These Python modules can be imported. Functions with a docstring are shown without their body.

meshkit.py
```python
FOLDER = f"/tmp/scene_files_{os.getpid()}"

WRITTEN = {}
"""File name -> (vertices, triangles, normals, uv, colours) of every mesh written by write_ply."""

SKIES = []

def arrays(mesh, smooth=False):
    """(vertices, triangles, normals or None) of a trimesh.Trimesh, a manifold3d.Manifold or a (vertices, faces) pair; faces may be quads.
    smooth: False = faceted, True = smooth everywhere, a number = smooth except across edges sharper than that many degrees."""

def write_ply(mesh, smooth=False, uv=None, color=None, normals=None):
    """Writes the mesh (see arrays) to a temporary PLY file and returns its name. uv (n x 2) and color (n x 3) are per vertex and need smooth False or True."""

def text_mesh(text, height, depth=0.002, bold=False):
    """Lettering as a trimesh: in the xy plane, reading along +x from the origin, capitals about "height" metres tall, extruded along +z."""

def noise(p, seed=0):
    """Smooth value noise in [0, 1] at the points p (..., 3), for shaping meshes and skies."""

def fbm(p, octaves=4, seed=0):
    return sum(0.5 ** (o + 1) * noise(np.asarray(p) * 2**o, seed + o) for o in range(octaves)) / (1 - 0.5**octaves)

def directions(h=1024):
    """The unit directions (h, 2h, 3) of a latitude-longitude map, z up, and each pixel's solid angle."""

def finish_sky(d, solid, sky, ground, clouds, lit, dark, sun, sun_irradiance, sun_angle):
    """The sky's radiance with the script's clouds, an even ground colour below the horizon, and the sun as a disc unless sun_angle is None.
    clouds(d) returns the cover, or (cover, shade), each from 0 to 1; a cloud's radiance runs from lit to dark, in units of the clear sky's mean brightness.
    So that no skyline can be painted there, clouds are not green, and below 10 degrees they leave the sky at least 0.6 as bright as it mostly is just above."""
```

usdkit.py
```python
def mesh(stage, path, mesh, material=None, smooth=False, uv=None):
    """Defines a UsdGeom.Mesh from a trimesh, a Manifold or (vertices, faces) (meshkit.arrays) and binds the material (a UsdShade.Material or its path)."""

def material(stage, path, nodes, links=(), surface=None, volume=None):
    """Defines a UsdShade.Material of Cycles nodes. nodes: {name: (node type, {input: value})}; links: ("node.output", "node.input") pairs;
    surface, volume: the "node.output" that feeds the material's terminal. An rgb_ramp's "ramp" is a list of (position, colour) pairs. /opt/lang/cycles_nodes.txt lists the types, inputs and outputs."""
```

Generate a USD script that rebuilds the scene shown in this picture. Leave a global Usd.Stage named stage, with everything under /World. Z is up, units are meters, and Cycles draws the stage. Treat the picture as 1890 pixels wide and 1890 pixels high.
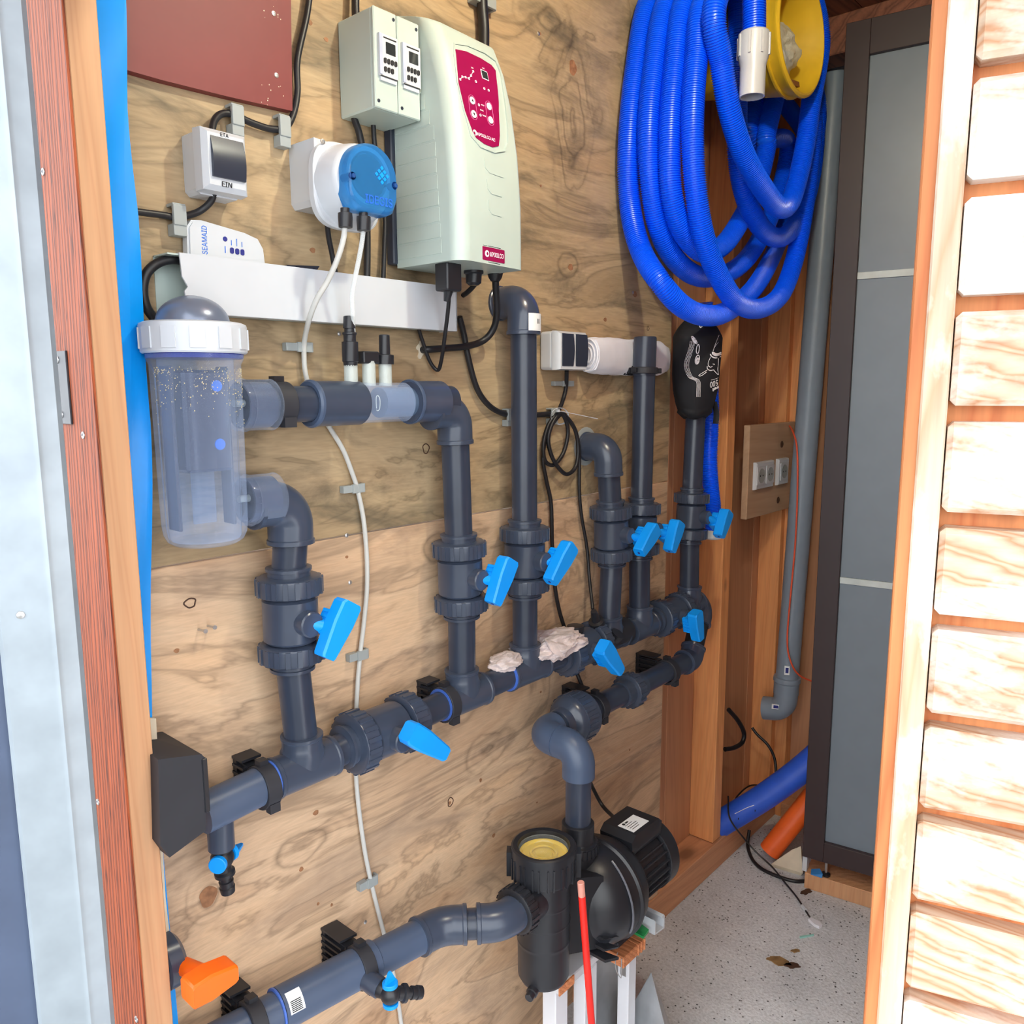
import math, random
import numpy as np, trimesh, manifold3d
from shapely.geometry import Polygon, LineString, Point, box as sbox
from shapely.ops import unary_union
import usdkit, meshkit
from pxr import Usd, UsdGeom, UsdLux, UsdShade, Gf, Sdf

random.seed(7); np.random.seed(7)
stage = Usd.Stage.CreateInMemory()
UsdGeom.SetStageUpAxis(stage, 'Z'); UsdGeom.SetStageMetersPerUnit(stage, 1.0)
UsdGeom.Xform.Define(stage, '/World'); UsdGeom.Scope.Define(stage, '/World/Looks')

# ------------------------------------------------------------------ camera, sky, lamp, exposure
# world: +X along the plywood wall (wall plane y = 0), +Y into the wall, Z up, metres
FPX, CEN = 1500.0, 945.0
EYE = np.array([0.0, -1.08, 1.50])
def _rot(yaw, pitch, roll):
    f = np.array([math.cos(yaw)*math.cos(pitch), math.sin(yaw)*math.cos(pitch), -math.sin(pitch)])
    r = np.cross(f, [0, 0, 1]); r /= np.linalg.norm(r); u = np.cross(r, f)
    c, s = math.cos(roll), math.sin(roll)
    return np.array([c*r+s*u, -s*r+c*u, -f])
RC = _rot(*np.radians([41.255, 8.644, -0.255]))
cam = UsdGeom.Camera.Define(stage, '/World/camera')
M4 = np.eye(4); M4[:3, :3] = RC; M4[3, :3] = EYE
cam.AddTransformOp().Set(Gf.Matrix4d(*M4.ravel().tolist()))
cam.CreateHorizontalApertureAttr(36.0); cam.CreateVerticalApertureAttr(36.0)
cam.CreateFocalLengthAttr(36.0*FPX/1890.0)
cam.CreateClippingRangeAttr(Gf.Vec2f(0.02, 200.0))
cam.CreateExposureAttr(0.0)

SKY = 4.2
dome = UsdLux.DomeLight.Define(stage, '/World/sky'); dome.CreateIntensityAttr(1.0)
usdkit.material(stage, '/World/Looks/sky', {
    'tc': ('texture_coordinate', {}),
    'n': ('noise_texture', {'scale': 2.0, 'detail': 4.0}),
    'r': ('rgb_ramp', {'ramp': [(0.3, (0.86, 0.93, 1.0)), (0.7, (1.0, 1.0, 0.99))]}),
    'b': ('background_shader', {'strength': SKY})},
    [('tc.generated', 'n.vector'), ('n.fac', 'r.fac'), ('r.color', 'b.color')], surface='b.background')
UsdShade.MaterialBindingAPI.Apply(dome.GetPrim()).Bind(UsdShade.Material.Get(stage, '/World/Looks/sky'))
sun = UsdLux.DistantLight.Define(stage, '/World/sun')
sun.CreateIntensityAttr(1.6); sun.CreateAngleAttr(20.0); sun.CreateColorAttr(Gf.Vec3f(1.0, 0.97, 0.93))
def aim(prim, loc, d):
    d = np.array(d, float)/np.linalg.norm(d); z = -d
    x = np.cross([0, 0, 1], z); x /= np.linalg.norm(x); y = np.cross(z, x)
    m = np.eye(4); m[0, :3], m[1, :3], m[2, :3], m[3, :3] = x, y, z, loc
    UsdGeom.Xformable(prim).AddTransformOp().Set(Gf.Matrix4d(*m.ravel().tolist()))
aim(sun, (0, 0, 5), (0.80, 0.10, -0.95))
LAMP_POS, LAMP_POWER = (0.95, -0.72, 2.38), 25.0

# ------------------------------------------------------------------ picture point -> place in the world
def ray(px, py): return RC.T @ np.array([px-CEN, -(py-CEN), -FPX])
def at(px, py, y):  r = ray(px, py); return EYE + r*((y-EYE[1])/r[1])
def atx(px, py, x): r = ray(px, py); return EYE + r*((x-EYE[0])/r[0])
def atz(px, py, z): r = ray(px, py); return EYE + r*((z-EYE[2])/r[2])
def atp(px, py, p, n): r = ray(px, py); n = np.array(n, float); return EYE + r*(((np.array(p)-EYE) @ n)/(r @ n))
def hit(px, py, mesh, lift=0.0):
    """first point of a mesh seen at a picture point"""
    d = ray(px, py); d = d/np.linalg.norm(d); v, f = V(mesh)
    a, b, c = v[f[:, 0]], v[f[:, 1]], v[f[:, 2]]
    e1, e2 = b-a, c-a; h = np.cross(d, e2); det = (e1*h).sum(1); det = np.where(abs(det) < 1e-14, 1e-14, det)
    s = EYE-a; u = (s*h).sum(1)/det; q = np.cross(s, e1); w = (d*q).sum(1)/det; t = (e2*q).sum(1)/det
    ok = (u >= -1e-9) & (w >= -1e-9) & (u+w <= 1+1e-9) & (t > 1e-6)
    if not ok.any(): return None
    return EYE + d*(t[ok].min()-lift)

# ------------------------------------------------------------------ mesh helpers, all return (vertices, triangles)
def V(m):
    if isinstance(m, tuple): return np.asarray(m[0], float), np.asarray(m[1], int)
    if hasattr(m, 'to_mesh'):
        k = m.to_mesh(); return np.array(k.vert_properties[:, :3], float), np.array(k.tri_verts, int)
    return np.array(m.vertices, float), np.array(m.faces, int)
def join(*ms):
    vs, fs, n = [], [], 0
    for m in ms:
        v, f = V(m); vs.append(v); fs.append(f+n); n += len(v)
    return np.vstack(vs), np.vstack(fs)
def unit(d): d = np.array(d, float); return d/np.linalg.norm(d)
def frame(d):
    d = unit(d); u = np.cross(d, [0, 0, 1.0])
    if np.linalg.norm(u) < 1e-3: u = np.array([1.0, 0, 0])
    u = unit(u); return u, np.cross(d, u), d
def lathe(o, d, prof, n=28, a0=0):
    """profile of (along, radius) turned about the axis d from o; a radius of 0 closes it"""
    u, w, d = frame(d); o = np.array(o, float); a = np.arange(n)*2*math.pi/n+a0
    ring = np.cos(a)[:, None]*u+np.sin(a)[:, None]*w
    v = np.vstack([o+d*t+ring*max(r, 1e-5) for t, r in prof]); f = []
    for i in range(len(prof)-1):
        for j in range(n):
            k = (j+1) % n; A, B, C, D = i*n+j, i*n+k, (i+1)*n+k, (i+1)*n+j
            f += [(A, B, C), (A, C, D)]
    return v, np.array(f)
def solid(o, d, prof, n=28, a0=0):
    p = [(prof[0][0], 0)]+list(prof)+[(prof[-1][0], 0)]
    return lathe(o, d, p, n, a0)
def rod(p0, p1, r, n=24, r1=None, ch=0.0):
    p0, p1 = np.array(p0, float), np.array(p1, float); L = np.linalg.norm(p1-p0); r1 = r if r1 is None else r1
    if ch: return solid(p0, p1-p0, [(0, r-ch), (ch, r), (L-ch, r1), (L, r1-ch)], n)
    return solid(p0, p1-p0, [(0, r), (L, r1)], n)
def hollow(p0, p1, r, wall=0.0025, n=28):
    p0, p1 = np.array(p0, float), np.array(p1, float); L = np.linalg.norm(p1-p0)
    return lathe(p0, p1-p0, [(0, 0), (0, r), (L, r), (L, r-wall), (0.004, r-wall), (0.004, 0)], n)
def spline(pts, per=8, closed=False):
    p = np.array(pts, float); n = len(p)
    if n < 3: return np.array([p[0]+(p[-1]-p[0])*t for t in np.linspace(0, 1, per+1)])
    g = lambda i: p[i % n] if closed else (p[i] if 0 <= i < n else (2*p[0]-p[1] if i < 0 else 2*p[-1]-p[-2]))
    out = []
    for i in range(n if closed else n-1):
        a, b, c, d = g(i-1), g(i), g(i+1), g(i+2)
        for t in np.linspace(0, 1, per, endpoint=False):
            out.append(0.5*((2*b)+(-a+c)*t+(2*a-5*b+4*c-d)*t*t+(-a+3*b-3*c+d)*t**3))
    if not closed: out.append(p[-1])
    return np.array(out)
def resample(P, step):
    P = np.array(P, float); s = np.r_[0, np.cumsum(np.linalg.norm(np.diff(P, axis=0), axis=1))]
    k = max(2, int(round(s[-1]/step))+1); t = np.linspace(0, s[-1], k)
    return np.stack([np.interp(t, s, P[:, i]) for i in range(3)], 1)
def sweep(P, r, n=10, cap=True, radii=None, flat=None):
    """tube along the points P; flat=(a,b) makes an oval section"""
    P = np.array(P, float); T = np.gradient(P, axis=0); T /= np.maximum(np.linalg.norm(T, axis=1, keepdims=True), 1e-12)
    u = frame(T[0])[0]; U = []
    for t in T:
        u = u-t*(u@t); u = u/np.linalg.norm(u); U.append(u)
    U = np.array(U); W = np.cross(T, U); a = np.arange(n)*2*math.pi/n
    R = np.full(len(P), r) if radii is None else np.asarray(radii)
    fa, fb = flat or (1, 1)
    v = (P[:, None]+R[:, None, None]*(fa*np.cos(a)[None, :, None]*U[:, None]+fb*np.sin(a)[None, :, None]*W[:, None])).reshape(-1, 3)
    m = len(P); i, j = np.meshgrid(np.arange(m-1), np.arange(n), indexing='ij'); k = (j+1) % n
    A, B, C, D = (i*n+j).ravel(), (i*n+k).ravel(), ((i+1)*n+k).ravel(), ((i+1)*n+j).ravel()
    f = np.vstack([np.c_[A, B, C], np.c_[A, C, D]])
    if cap:
        v = np.vstack([v, P[0], P[-1]]); z = m*n; q = np.arange(n); q1 = (q+1) % n
        f = np.vstack([f, np.c_[np.full(n, z), q1, q], np.c_[np.full(n, z+1), (m-1)*n+q, (m-1)*n+q1]])
    return v, f
def bx(x0, x1, y0, y1, z0, z1, ch=0.0):
    x0, x1 = sorted((x0, x1)); y0, y1 = sorted((y0, y1)); z0, z1 = sorted((z0, z1))
    if ch <= 0:
        m = trimesh.creation.box([x1-x0, y1-y0, z1-z0]); m.apply_translation([(x0+x1)/2, (y0+y1)/2, (z0+z1)/2]); return V(m)
    pts = []
    for x, sx in ((x0, 1), (x1, -1)):
        for y, sy in ((y0, 1), (y1, -1)):
            for z, sz in ((z0, 1), (z1, -1)):
                for k in ((0, 1, 1), (1, 0, 1), (1, 1, 0)): pts.append((x+sx*k[0]*ch, y+sy*k[1]*ch, z+sz*k[2]*ch))
    return hull(pts)
def hull(pts): return V(trimesh.convex.convex_hull(np.array(pts, float)))
def rbox(x0, x1, y0, y1, z0, z1, r, seg=3):
    """box with round edges"""
    x0, x1 = sorted((x0, x1)); y0, y1 = sorted((y0, y1)); z0, z1 = sorted((z0, z1))
    s = trimesh.creation.icosphere(2, r).vertices
    return hull(np.vstack([s+np.array(c) for c in [(x, y, z) for x in (x0+r, x1-r) for y in (y0+r, y1-r) for z in (z0+r, z1-r)]]))
def prism(poly, o, u, w, h0, h1):
    """a flat outline (list of (a,b) or a shapely polygon) in the plane o + a*u + b*w, pulled out along u x w from h0 to h1"""
    P = poly if hasattr(poly, 'geom_type') else Polygon(poly)
    if not P.is_valid: P = P.buffer(0)
    ps = list(getattr(P, 'geoms', [P])); out = []
    u, w = np.array(u, float), np.array(w, float); nn = np.cross(u, w)
    for p in ps:
        v, f = V(trimesh.creation.extrude_polygon(p, h1-h0, engine='earcut'))
        out.append((np.array(o)+v[:, :1]*u+v[:, 1:2]*w+(v[:, 2:]+h0)*nn, f))
    return join(*out)
def on_wall(poly_px, yf, yb):
    """picture outline laid on the plane y = yf (front) and pulled back to y = yb"""
    q = [at(x, y, yf) for x, y in poly_px]
    return prism([(p[0], p[2]) for p in q], (0, yb, 0), (1, 0, 0), (0, 0, 1), 0, yb-yf)
def rot_about(m, o, axis, ang):
    v, f = V(m); R = trimesh.transformations.rotation_matrix(ang, axis, o); return v@R[:3, :3].T+R[:3, 3], f
def move(m, d): v, f = V(m); return v+np.array(d), f
def text(t, h, o, u, w, depth=0.0006, bold=False, width=None):
    v, f = V(meshkit.text_mesh(t, h, depth, bold)); s = 1.0
    if width: s = width/(v[:, 0].max()-v[:, 0].min())
    u, w = unit(u), unit(w)
    return np.array(o)+(v[:, :1]*s)*u+v[:, 1:2]*w+v[:, 2:]*np.cross(u, w), f
def rounded(a0, a1, b0, b1, r, seg=5): return sbox(a0+r, b0+r, a1-r, b1-r).buffer(r, quad_segs=seg)
def refine(m, L):
    v, f = V(m); return V(manifold3d.Manifold(manifold3d.Mesh(v.astype(np.float32), f.astype(np.uint32))).refine_to_length(L))
def mani(m):
    t = trimesh.Trimesh(*V(m)); t.merge_vertices()
    return manifold3d.Manifold(manifold3d.Mesh(np.array(t.vertices, np.float32), np.array(t.faces, np.uint32)))

# ------------------------------------------------------------------ prims
_names = {}
def numbered(parent, name):
    k = (parent, name); n = _names.get(k, 0); _names[k] = n+1
    return name if n == 0 else f'{name}_{n:03d}'
LOC = {}
def thing(name, label=None, cat=None, loc=(0, 0, 0), group=None, kind=None):
    p = '/World/'+numbered('/World', name); x = UsdGeom.Xform.Define(stage, p)
    x.AddTranslateOp().Set(Gf.Vec3d(*map(float, loc))); LOC[p] = np.array(loc, float)
    tag(x.GetPrim(), label, cat, group, kind); return p
def tag(pr, label=None, cat=None, group=None, kind=None):
    if isinstance(pr, str): pr = stage.GetPrimAtPath(pr)
    for k, s in (('label', label), ('category', cat), ('group', group), ('kind', kind)):
        if s: pr.SetCustomDataByKey(k, s)
    return pr
def obj(name, mesh, mat, parent='/World', smooth=35, label=None, cat=None, group=None, kind=None):
    """ONE mesh; parent is a thing or a part"""
    p = parent+'/'+numbered(parent, name); v, f = V(mesh)
    v = v-LOC.get(parent, np.zeros(3)); LOC[p] = LOC.get(parent, np.zeros(3))
    usdkit.mesh(stage, p, (v, f), mat, smooth=smooth)
    tag(stage.GetPrimAtPath(p), label, cat, group, kind); return p
def one(name, mesh, mat, label, cat, group=None, smooth=35, kind=None):
    return obj(name, mesh, mat, '/World', smooth, label, cat, group, kind)

# ------------------------------------------------------------------ materials
def S(r, g, b):
    c = np.array([r, g, b])/255.0
    return tuple(np.where(c <= 0.04045, c/12.92, ((c+0.055)/1.055)**2.4))
def plain(name, col, rough=0.5, metal=0.0, vary=0.12, scale=18.0, bump=0.0, bscale=300.0, **kw):
    c = np.array(col); nodes = {
        'tc': ('texture_coordinate', {}), 'n': ('noise_texture', {'scale': scale, 'detail': 4.0}),
        'r': ('rgb_ramp', {'ramp': [(0.3, tuple(c*(1-vary))), (0.7, tuple(np.minimum(c*(1+vary), 1)))]}),
        'p': ('principled_bsdf', {'roughness': rough, 'metallic': metal, **kw})}
    links = [('tc.object', 'n.vector'), ('n.fac', 'r.fac'), ('r.color', 'p.base_color')]
    if bump:
        nodes['bn'] = ('noise_texture', {'scale': bscale, 'detail': 2.0}); nodes['b'] = ('bump', {'strength': bump, 'distance': 0.001})
        links += [('tc.object', 'bn.vector'), ('bn.fac', 'b.height'), ('b.normal', 'p.normal')]
    return usdkit.material(stage, '/World/Looks/'+name, nodes, links, surface='p.BSDF')
def wood(name, light, dark, axis='z', scale=1.0, rings=26.0, contrast=1.0, knot=None, rough=0.65, stretch=0.07, dist=2.2, wear=None, knotscale=3.2):
    """long-grained timber: distorted bands stretched along the axis, fine fibre noise, sparse knots"""
    st = {'x': (stretch, 1, 1), 'y': (1, stretch, 1), 'z': (1, 1, stretch)}[axis]
    kst = {'x': (.55, 1, 1), 'y': (1, .55, 1), 'z': (1, 1, .55)}[axis]
    l, d = np.array(light), np.array(dark); kn = np.array(knot if knot is not None else d*0.45)
    nodes = {'g': ('geometry', {}), 'm': ('mapping', {'scale': tuple(np.array(st)*scale)}), 'mk': ('mapping', {'scale': tuple(np.array(kst)*scale)}),
        'w': ('wave_texture', {'wave_type': 'bands', 'bands_direction': 'diagonal', 'scale': rings, 'distortion': dist*2.0, 'detail': 3.0, 'detail_scale': 1.3}),
        'f': ('noise_texture', {'scale': 160.0, 'detail': 3.0}),
        'big': ('noise_texture', {'scale': 6.0, 'detail': 3.0}),
        'r': ('rgb_ramp', {'ramp': [(0.0, tuple(l)), (0.55, tuple(l*0.6+d*0.4)), (0.85, tuple(d)), (1.0, tuple(l*.7+d*.3))]}),
        'r2': ('rgb_ramp', {'ramp': [(0.3, (1-.22*contrast,)*3), (0.7, (1.0, 1.0, 1.0))]}),
        'r3': ('rgb_ramp', {'ramp': [(0.3, (0.78, 0.74, 0.70)), (0.65, (1, 1, 1))]}),
        'x1': ('mix', {'mix_type': 'multiply', 'fac': 1.0}), 'x2': ('mix', {'mix_type': 'multiply', 'fac': 0.8}),
        'mx': ('mix', {'mix_type': 'mix', 'color1': tuple(l*.8+d*.2), 'fac': min(1.0, contrast)}),
        'v': ('voronoi_texture', {'scale': knotscale, 'randomness': 1.0}),
        'vr': ('rgb_ramp', {'ramp': [(0.0, (1, 1, 1)), (0.045, (.9, .9, .9)), (0.075, (.35, .35, .35)), (0.11, (0, 0, 0))]}),
        'xk': ('mix', {'mix_type': 'mix', 'color2': tuple(kn)}),
        'b': ('bump', {'strength': 0.25, 'distance': 0.001}),
        'p': ('principled_bsdf', {'roughness': rough})}
    links = [('g.position', 'm.vector'), ('g.position', 'mk.vector'), ('m.vector', 'w.vector'), ('m.vector', 'f.vector'), ('m.vector', 'big.vector'), ('mk.vector', 'v.vector'),
        ('w.fac', 'r.fac'), ('f.fac', 'r2.fac'), ('big.fac', 'r3.fac'), ('r.color', 'mx.color2'), ('mx.color', 'x1.color1'), ('r2.color', 'x1.color2'),
        ('x1.color', 'x2.color1'), ('r3.color', 'x2.color2'), ('v.distance', 'vr.fac'), ('vr.color', 'xk.fac'), ('x2.color', 'xk.color1'),
        ('w.fac', 'b.height'), ('b.normal', 'p.normal')]
    last = 'xk.color'
    if wear is not None:
        nodes['wn'] = ('noise_texture', {'scale': 9.0, 'detail': 6.0, 'roughness': .65}); nodes['wr'] = ('rgb_ramp', {'ramp': [(0.46, (0, 0, 0)), (0.62, (1, 1, 1))]})
        nodes['xw'] = ('mix', {'mix_type': 'mix', 'color2': tuple(wear)})
        links += [('mk.vector', 'wn.vector'), ('wn.fac', 'wr.fac'), ('wr.color', 'xw.fac'), (last, 'xw.color1')]; last = 'xw.color'
    links.append((last, 'p.base_color'))
    return usdkit.material(stage, '/World/Looks/'+name, nodes, links, surface='p.BSDF')
def pane(name, col, rough=0.05, clear=0.6, tint=(1, 1, 1), edge=.6):
    """thin clear plastic: see-through mixed with a bodied, glossy share that grows towards grazing views"""
    nodes = {'t': ('transparent_bsdf', {'color': tint}), 'd': ('principled_bsdf', {'base_color': col, 'roughness': rough, 'specular_ior_level': 0.6}),
             'lw': ('layer_weight', {'blend': 0.25}), 'mr': ('map_range', {'from_min': 0.0, 'from_max': 1.0, 'to_min': 1-clear, 'to_max': edge}),
             'm': ('mix_closure', {})}
    return usdkit.material(stage, '/World/Looks/'+name, nodes, [('lw.facing', 'mr.value'), ('mr.result', 'm.fac'), ('t.BSDF', 'm.closure1'), ('d.BSDF', 'm.closure2')], surface='m.closure')

def plywood_mat(name, light, mid, stain, stain_amt, figures=()):
    # figures: knots with rings drawn out round them, (place, squash along the grain, reach, ring count)
    nodes = {'g': ('geometry', {}),
        'm': ('mapping', {'scale': (0.75, 1, 2.6), 'rotation': (0, 0.18, 0)}),
        'n1': ('noise_texture', {'scale': 1.9, 'detail': 5.0, 'roughness': 0.55, 'distortion': 1.4}),
        'rings': ('math', {'math_type': 'multiply', 'value2': 13.0}), 'sn': ('math', {'math_type': 'pingpong', 'value2': 1.0}),
        'rr': ('rgb_ramp', {'ramp': [(0.0, (.35, .35, .35)), (0.25, (.8, .8, .8)), (0.6, (1, 1, 1)), (1.0, (.88, .88, .88))]}),
        'm2': ('mapping', {'scale': (1.2, 1, 4.5), 'rotation': (0, 0.3, 0)}),
        'st': ('noise_texture', {'scale': 2.2, 'detail': 7.0, 'roughness': 0.62, 'distortion': 0.9}),
        'sr': ('rgb_ramp', {'ramp': [(0.50, (0, 0, 0)), (0.60, (stain_amt*.45,)*3), (0.72, (stain_amt,)*3)]}),
        'm3': ('mapping', {'scale': (6, 1, 70), 'rotation': (0, 0.12, 0)}), 'ff': ('noise_texture', {'scale': 4.0, 'detail': 4.0}),
        'fr': ('rgb_ramp', {'ramp': [(0.3, (.84, .84, .84)), (0.65, (1, 1, 1))]}),
        'base': ('rgb_ramp', {'ramp': [(0.3, mid), (0.5, light), (0.72, tuple(np.array(light)*np.array([1.0, .93, .86])))]}),
        'x1': ('mix', {'mix_type': 'multiply', 'fac': 0.55}), 'x2': ('mix', {'mix_type': 'multiply', 'fac': 0.9}), 'x3': ('mix', {'mix_type': 'mix', 'color2': stain}),
        'p': ('principled_bsdf', {'roughness': 0.6, 'specular_ior_level': 0.3})}
    links = [('g.position', 'm.vector'), ('m.vector', 'n1.vector'), ('n1.fac', 'rings.value1'), ('rings.value', 'sn.value1'), ('sn.value', 'rr.fac'),
        ('g.position', 'm2.vector'), ('m2.vector', 'st.vector'), ('st.fac', 'sr.fac'), ('g.position', 'm3.vector'), ('m3.vector', 'ff.vector'), ('ff.fac', 'fr.fac'),
        ('n1.fac', 'base.fac'), ('base.color', 'x1.color1'), ('rr.color', 'x1.color2'), ('x1.color', 'x2.color1'), ('fr.color', 'x2.color2'),
        ('x2.color', 'x3.color1'), ('sr.color', 'x3.fac')]
    last = 'x3.color'
    nodes['dn'] = ('noise_texture', {'scale': 7.0, 'detail': 4.0}); links.append(('g.position', 'dn.vector'))
    for i, (c, sq, reach, rings) in enumerate(figures):
        k = f'k{i}'; q = np.array(sq)
        nodes.update({k+'m': ('mapping', {'scale': tuple(q), 'location': tuple(-np.array(c)*q)}), k+'l': ('vector_math', {'math_type': 'length'}),
            k+'d': ('math', {'math_type': 'multiply_add', 'value2': reach*1.1}), k+'r': ('math', {'math_type': 'multiply', 'value2': rings/reach}), k+'p': ('math', {'math_type': 'pingpong', 'value2': 1.0}),
            k+'c': ('rgb_ramp', {'ramp': [(0.0, (.30, .30, .30)), (0.22, (.72, .72, .72)), (.5, (1, 1, 1)), (1.0, (.86, .86, .86))]}),
            k+'s': ('map_range', {'range_type': 'smoothstep', 'from_min': reach*.35, 'from_max': reach, 'to_min': .6, 'to_max': 0.0}),
            k+'x': ('mix', {'mix_type': 'multiply'})})
        links += [('g.position', k+'m.vector'), (k+'m.vector', k+'l.vector1'), ('dn.fac', k+'d.value1'), (k+'l.value', k+'d.value3'), (k+'d.result' if False else k+'d.value', k+'r.value1'), (k+'r.value', k+'p.value1'),
            (k+'p.value', k+'c.fac'), (k+'l.value', k+'s.value'), (last, k+'x.color1'), (k+'c.color', k+'x.color2'), (k+'s.result', k+'x.fac')]
        last = k+'x.color'
    links.append((last, 'p.base_color'))
    return usdkit.material(stage, '/World/Looks/'+name, nodes, links, surface='p.BSDF')

MT = {}
MT['ply_top'] = plywood_mat('plywood_upper', S(182, 158, 124), S(154, 130, 98), S(80, 74, 62), 0.85,
    [(at(1056, 225, 0), (1.7, 1, .62), .17, 7), (at(1050, 490, 0), (1, 1, 1.3), .07, 4), (at(1010, 40, 0), (.8, 1, 1.6), .12, 5)])
MT['ply_low'] = plywood_mat('plywood_lower', S(214, 182, 150), S(196, 158, 124), S(124, 106, 94), 0.6,
    [(at(386, 1655, 0), (1, 1, .9), .055, 5), (at(905, 1380, 0), (.8, 1, 1.5), .10, 5), (at(560, 1560, 0), (.7, 1, 1.6), .09, 4), (at(805, 1010, 0), (.8, 1, 1.2), .07, 4)])
MT['knot'] = plain('knot', S(146, 102, 70), 0.7, vary=.3, scale=90); MT['knot_dark'] = plain('knot_ring', S(72, 48, 34), 0.7)
MT['jamb_dark'] = wood('jamb_dark', S(186, 88, 42), S(88, 32, 12), 'z', 1.0, 70.0, 1.0, knotscale=2.4, stretch=.035, dist=3.0)
MT['jamb_light'] = wood('jamb_light', S(212, 162, 120), S(194, 138, 98), 'z', 1.0, 26.0, .5, knot=S(138, 82, 50), knotscale=7.0, stretch=.04)
MT['stud'] = wood('stud_wood', S(242, 172, 112), S(222, 146, 88), 'z', 1.0, 18.0, .5, knot=S(92, 56, 40), knotscale=6.0)
MT['plate'] = wood('plate_wood', S(216, 160, 120), S(190, 134, 98), 'x', 1.0, 16.0, .5)
MT['outer'] = wood('cladding_back', S(206, 152, 114), S(178, 124, 92), 'z', 1.0, 12.0, .35)
MT['board'] = wood('socket_board', S(196, 164, 134), S(176, 142, 112), 'x', 1.0, 14.0, .3)
MT['siding'] = wood('siding_wood', S(216, 192, 168), S(190, 134, 94), 'y', 1.0, 26.0, .9, knot=S(190, 120, 84), wear=S(226, 218, 210), knotscale=5.0, stretch=.05)
MT['post'] = wood('post_wood', S(222, 204, 184), S(204, 164, 128), 'z', 1.0, 16.0, .8, knot=S(190, 112, 84), wear=S(226, 218, 210), knotscale=4.0)
MT['post_orange'] = wood('post_edge', S(216, 142, 88), S(190, 104, 56), 'z', 1.0, 12.0, .8, knotscale=6.0)
MT['red'] = plain('red_paint', S(112, 40, 40), 0.55, vary=.10, scale=9, bump=.25, bscale=60)
MT['galv'] = plain('galvanised', (0.30, 0.345, 0.385), 0.45, 0.35, vary=.10, scale=22)
MT['slate'] = plain('slate_panel', S(66, 78, 102), 0.6)
MT['foil'] = plain('blue_foil', S(0, 140, 228), 0.35, vary=.05, specular_ior_level=0.4)
MT['pvc'] = plain('pvc_dark', S(46, 53, 68), 0.30, vary=.10, scale=14)
MT['pvc_fit'] = plain('pvc_fitting', S(56, 64, 80), 0.27, vary=.08, scale=14)
MT['pvc_shiny'] = plain('pvc_shiny', S(58, 66, 84), 0.22, vary=.08)
MT['glue'] = plain('blue_glue', S(66, 104, 190), 0.4)
MT['handle'] = plain('handle_blue', S(0, 146, 240), 0.42, vary=.04)
MT['orange_h'] = plain('handle_orange', S(252, 104, 8), 0.4, vary=.04)
MT['black'] = plain('black_plastic', S(28, 29, 34), 0.38, vary=.12)
MT['blackm'] = plain('black_matt', S(36, 37, 44), 0.6, vary=.1)
MT['rubber'] = plain('cable_black', S(22, 22, 26), 0.45)
MT['white'] = plain('white_plastic', S(194, 198, 204), 0.35, vary=.02)
MT['whitew'] = plain('white_casing', S(178, 192, 186), 0.32, vary=.02)
MT['grey_p'] = plain('grey_clip', S(150, 156, 156), 0.45, vary=.03)
MT['silver'] = plain('silver_cap', S(112, 120, 138), 0.28, 0.35, vary=.04)
MT['steel'] = plain('steel', (0.5, 0.5, 0.5), 0.35, 0.9, vary=.06)
MT['magenta'] = plain('magenta', S(140, 10, 70), 0.3, vary=.03)
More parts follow.
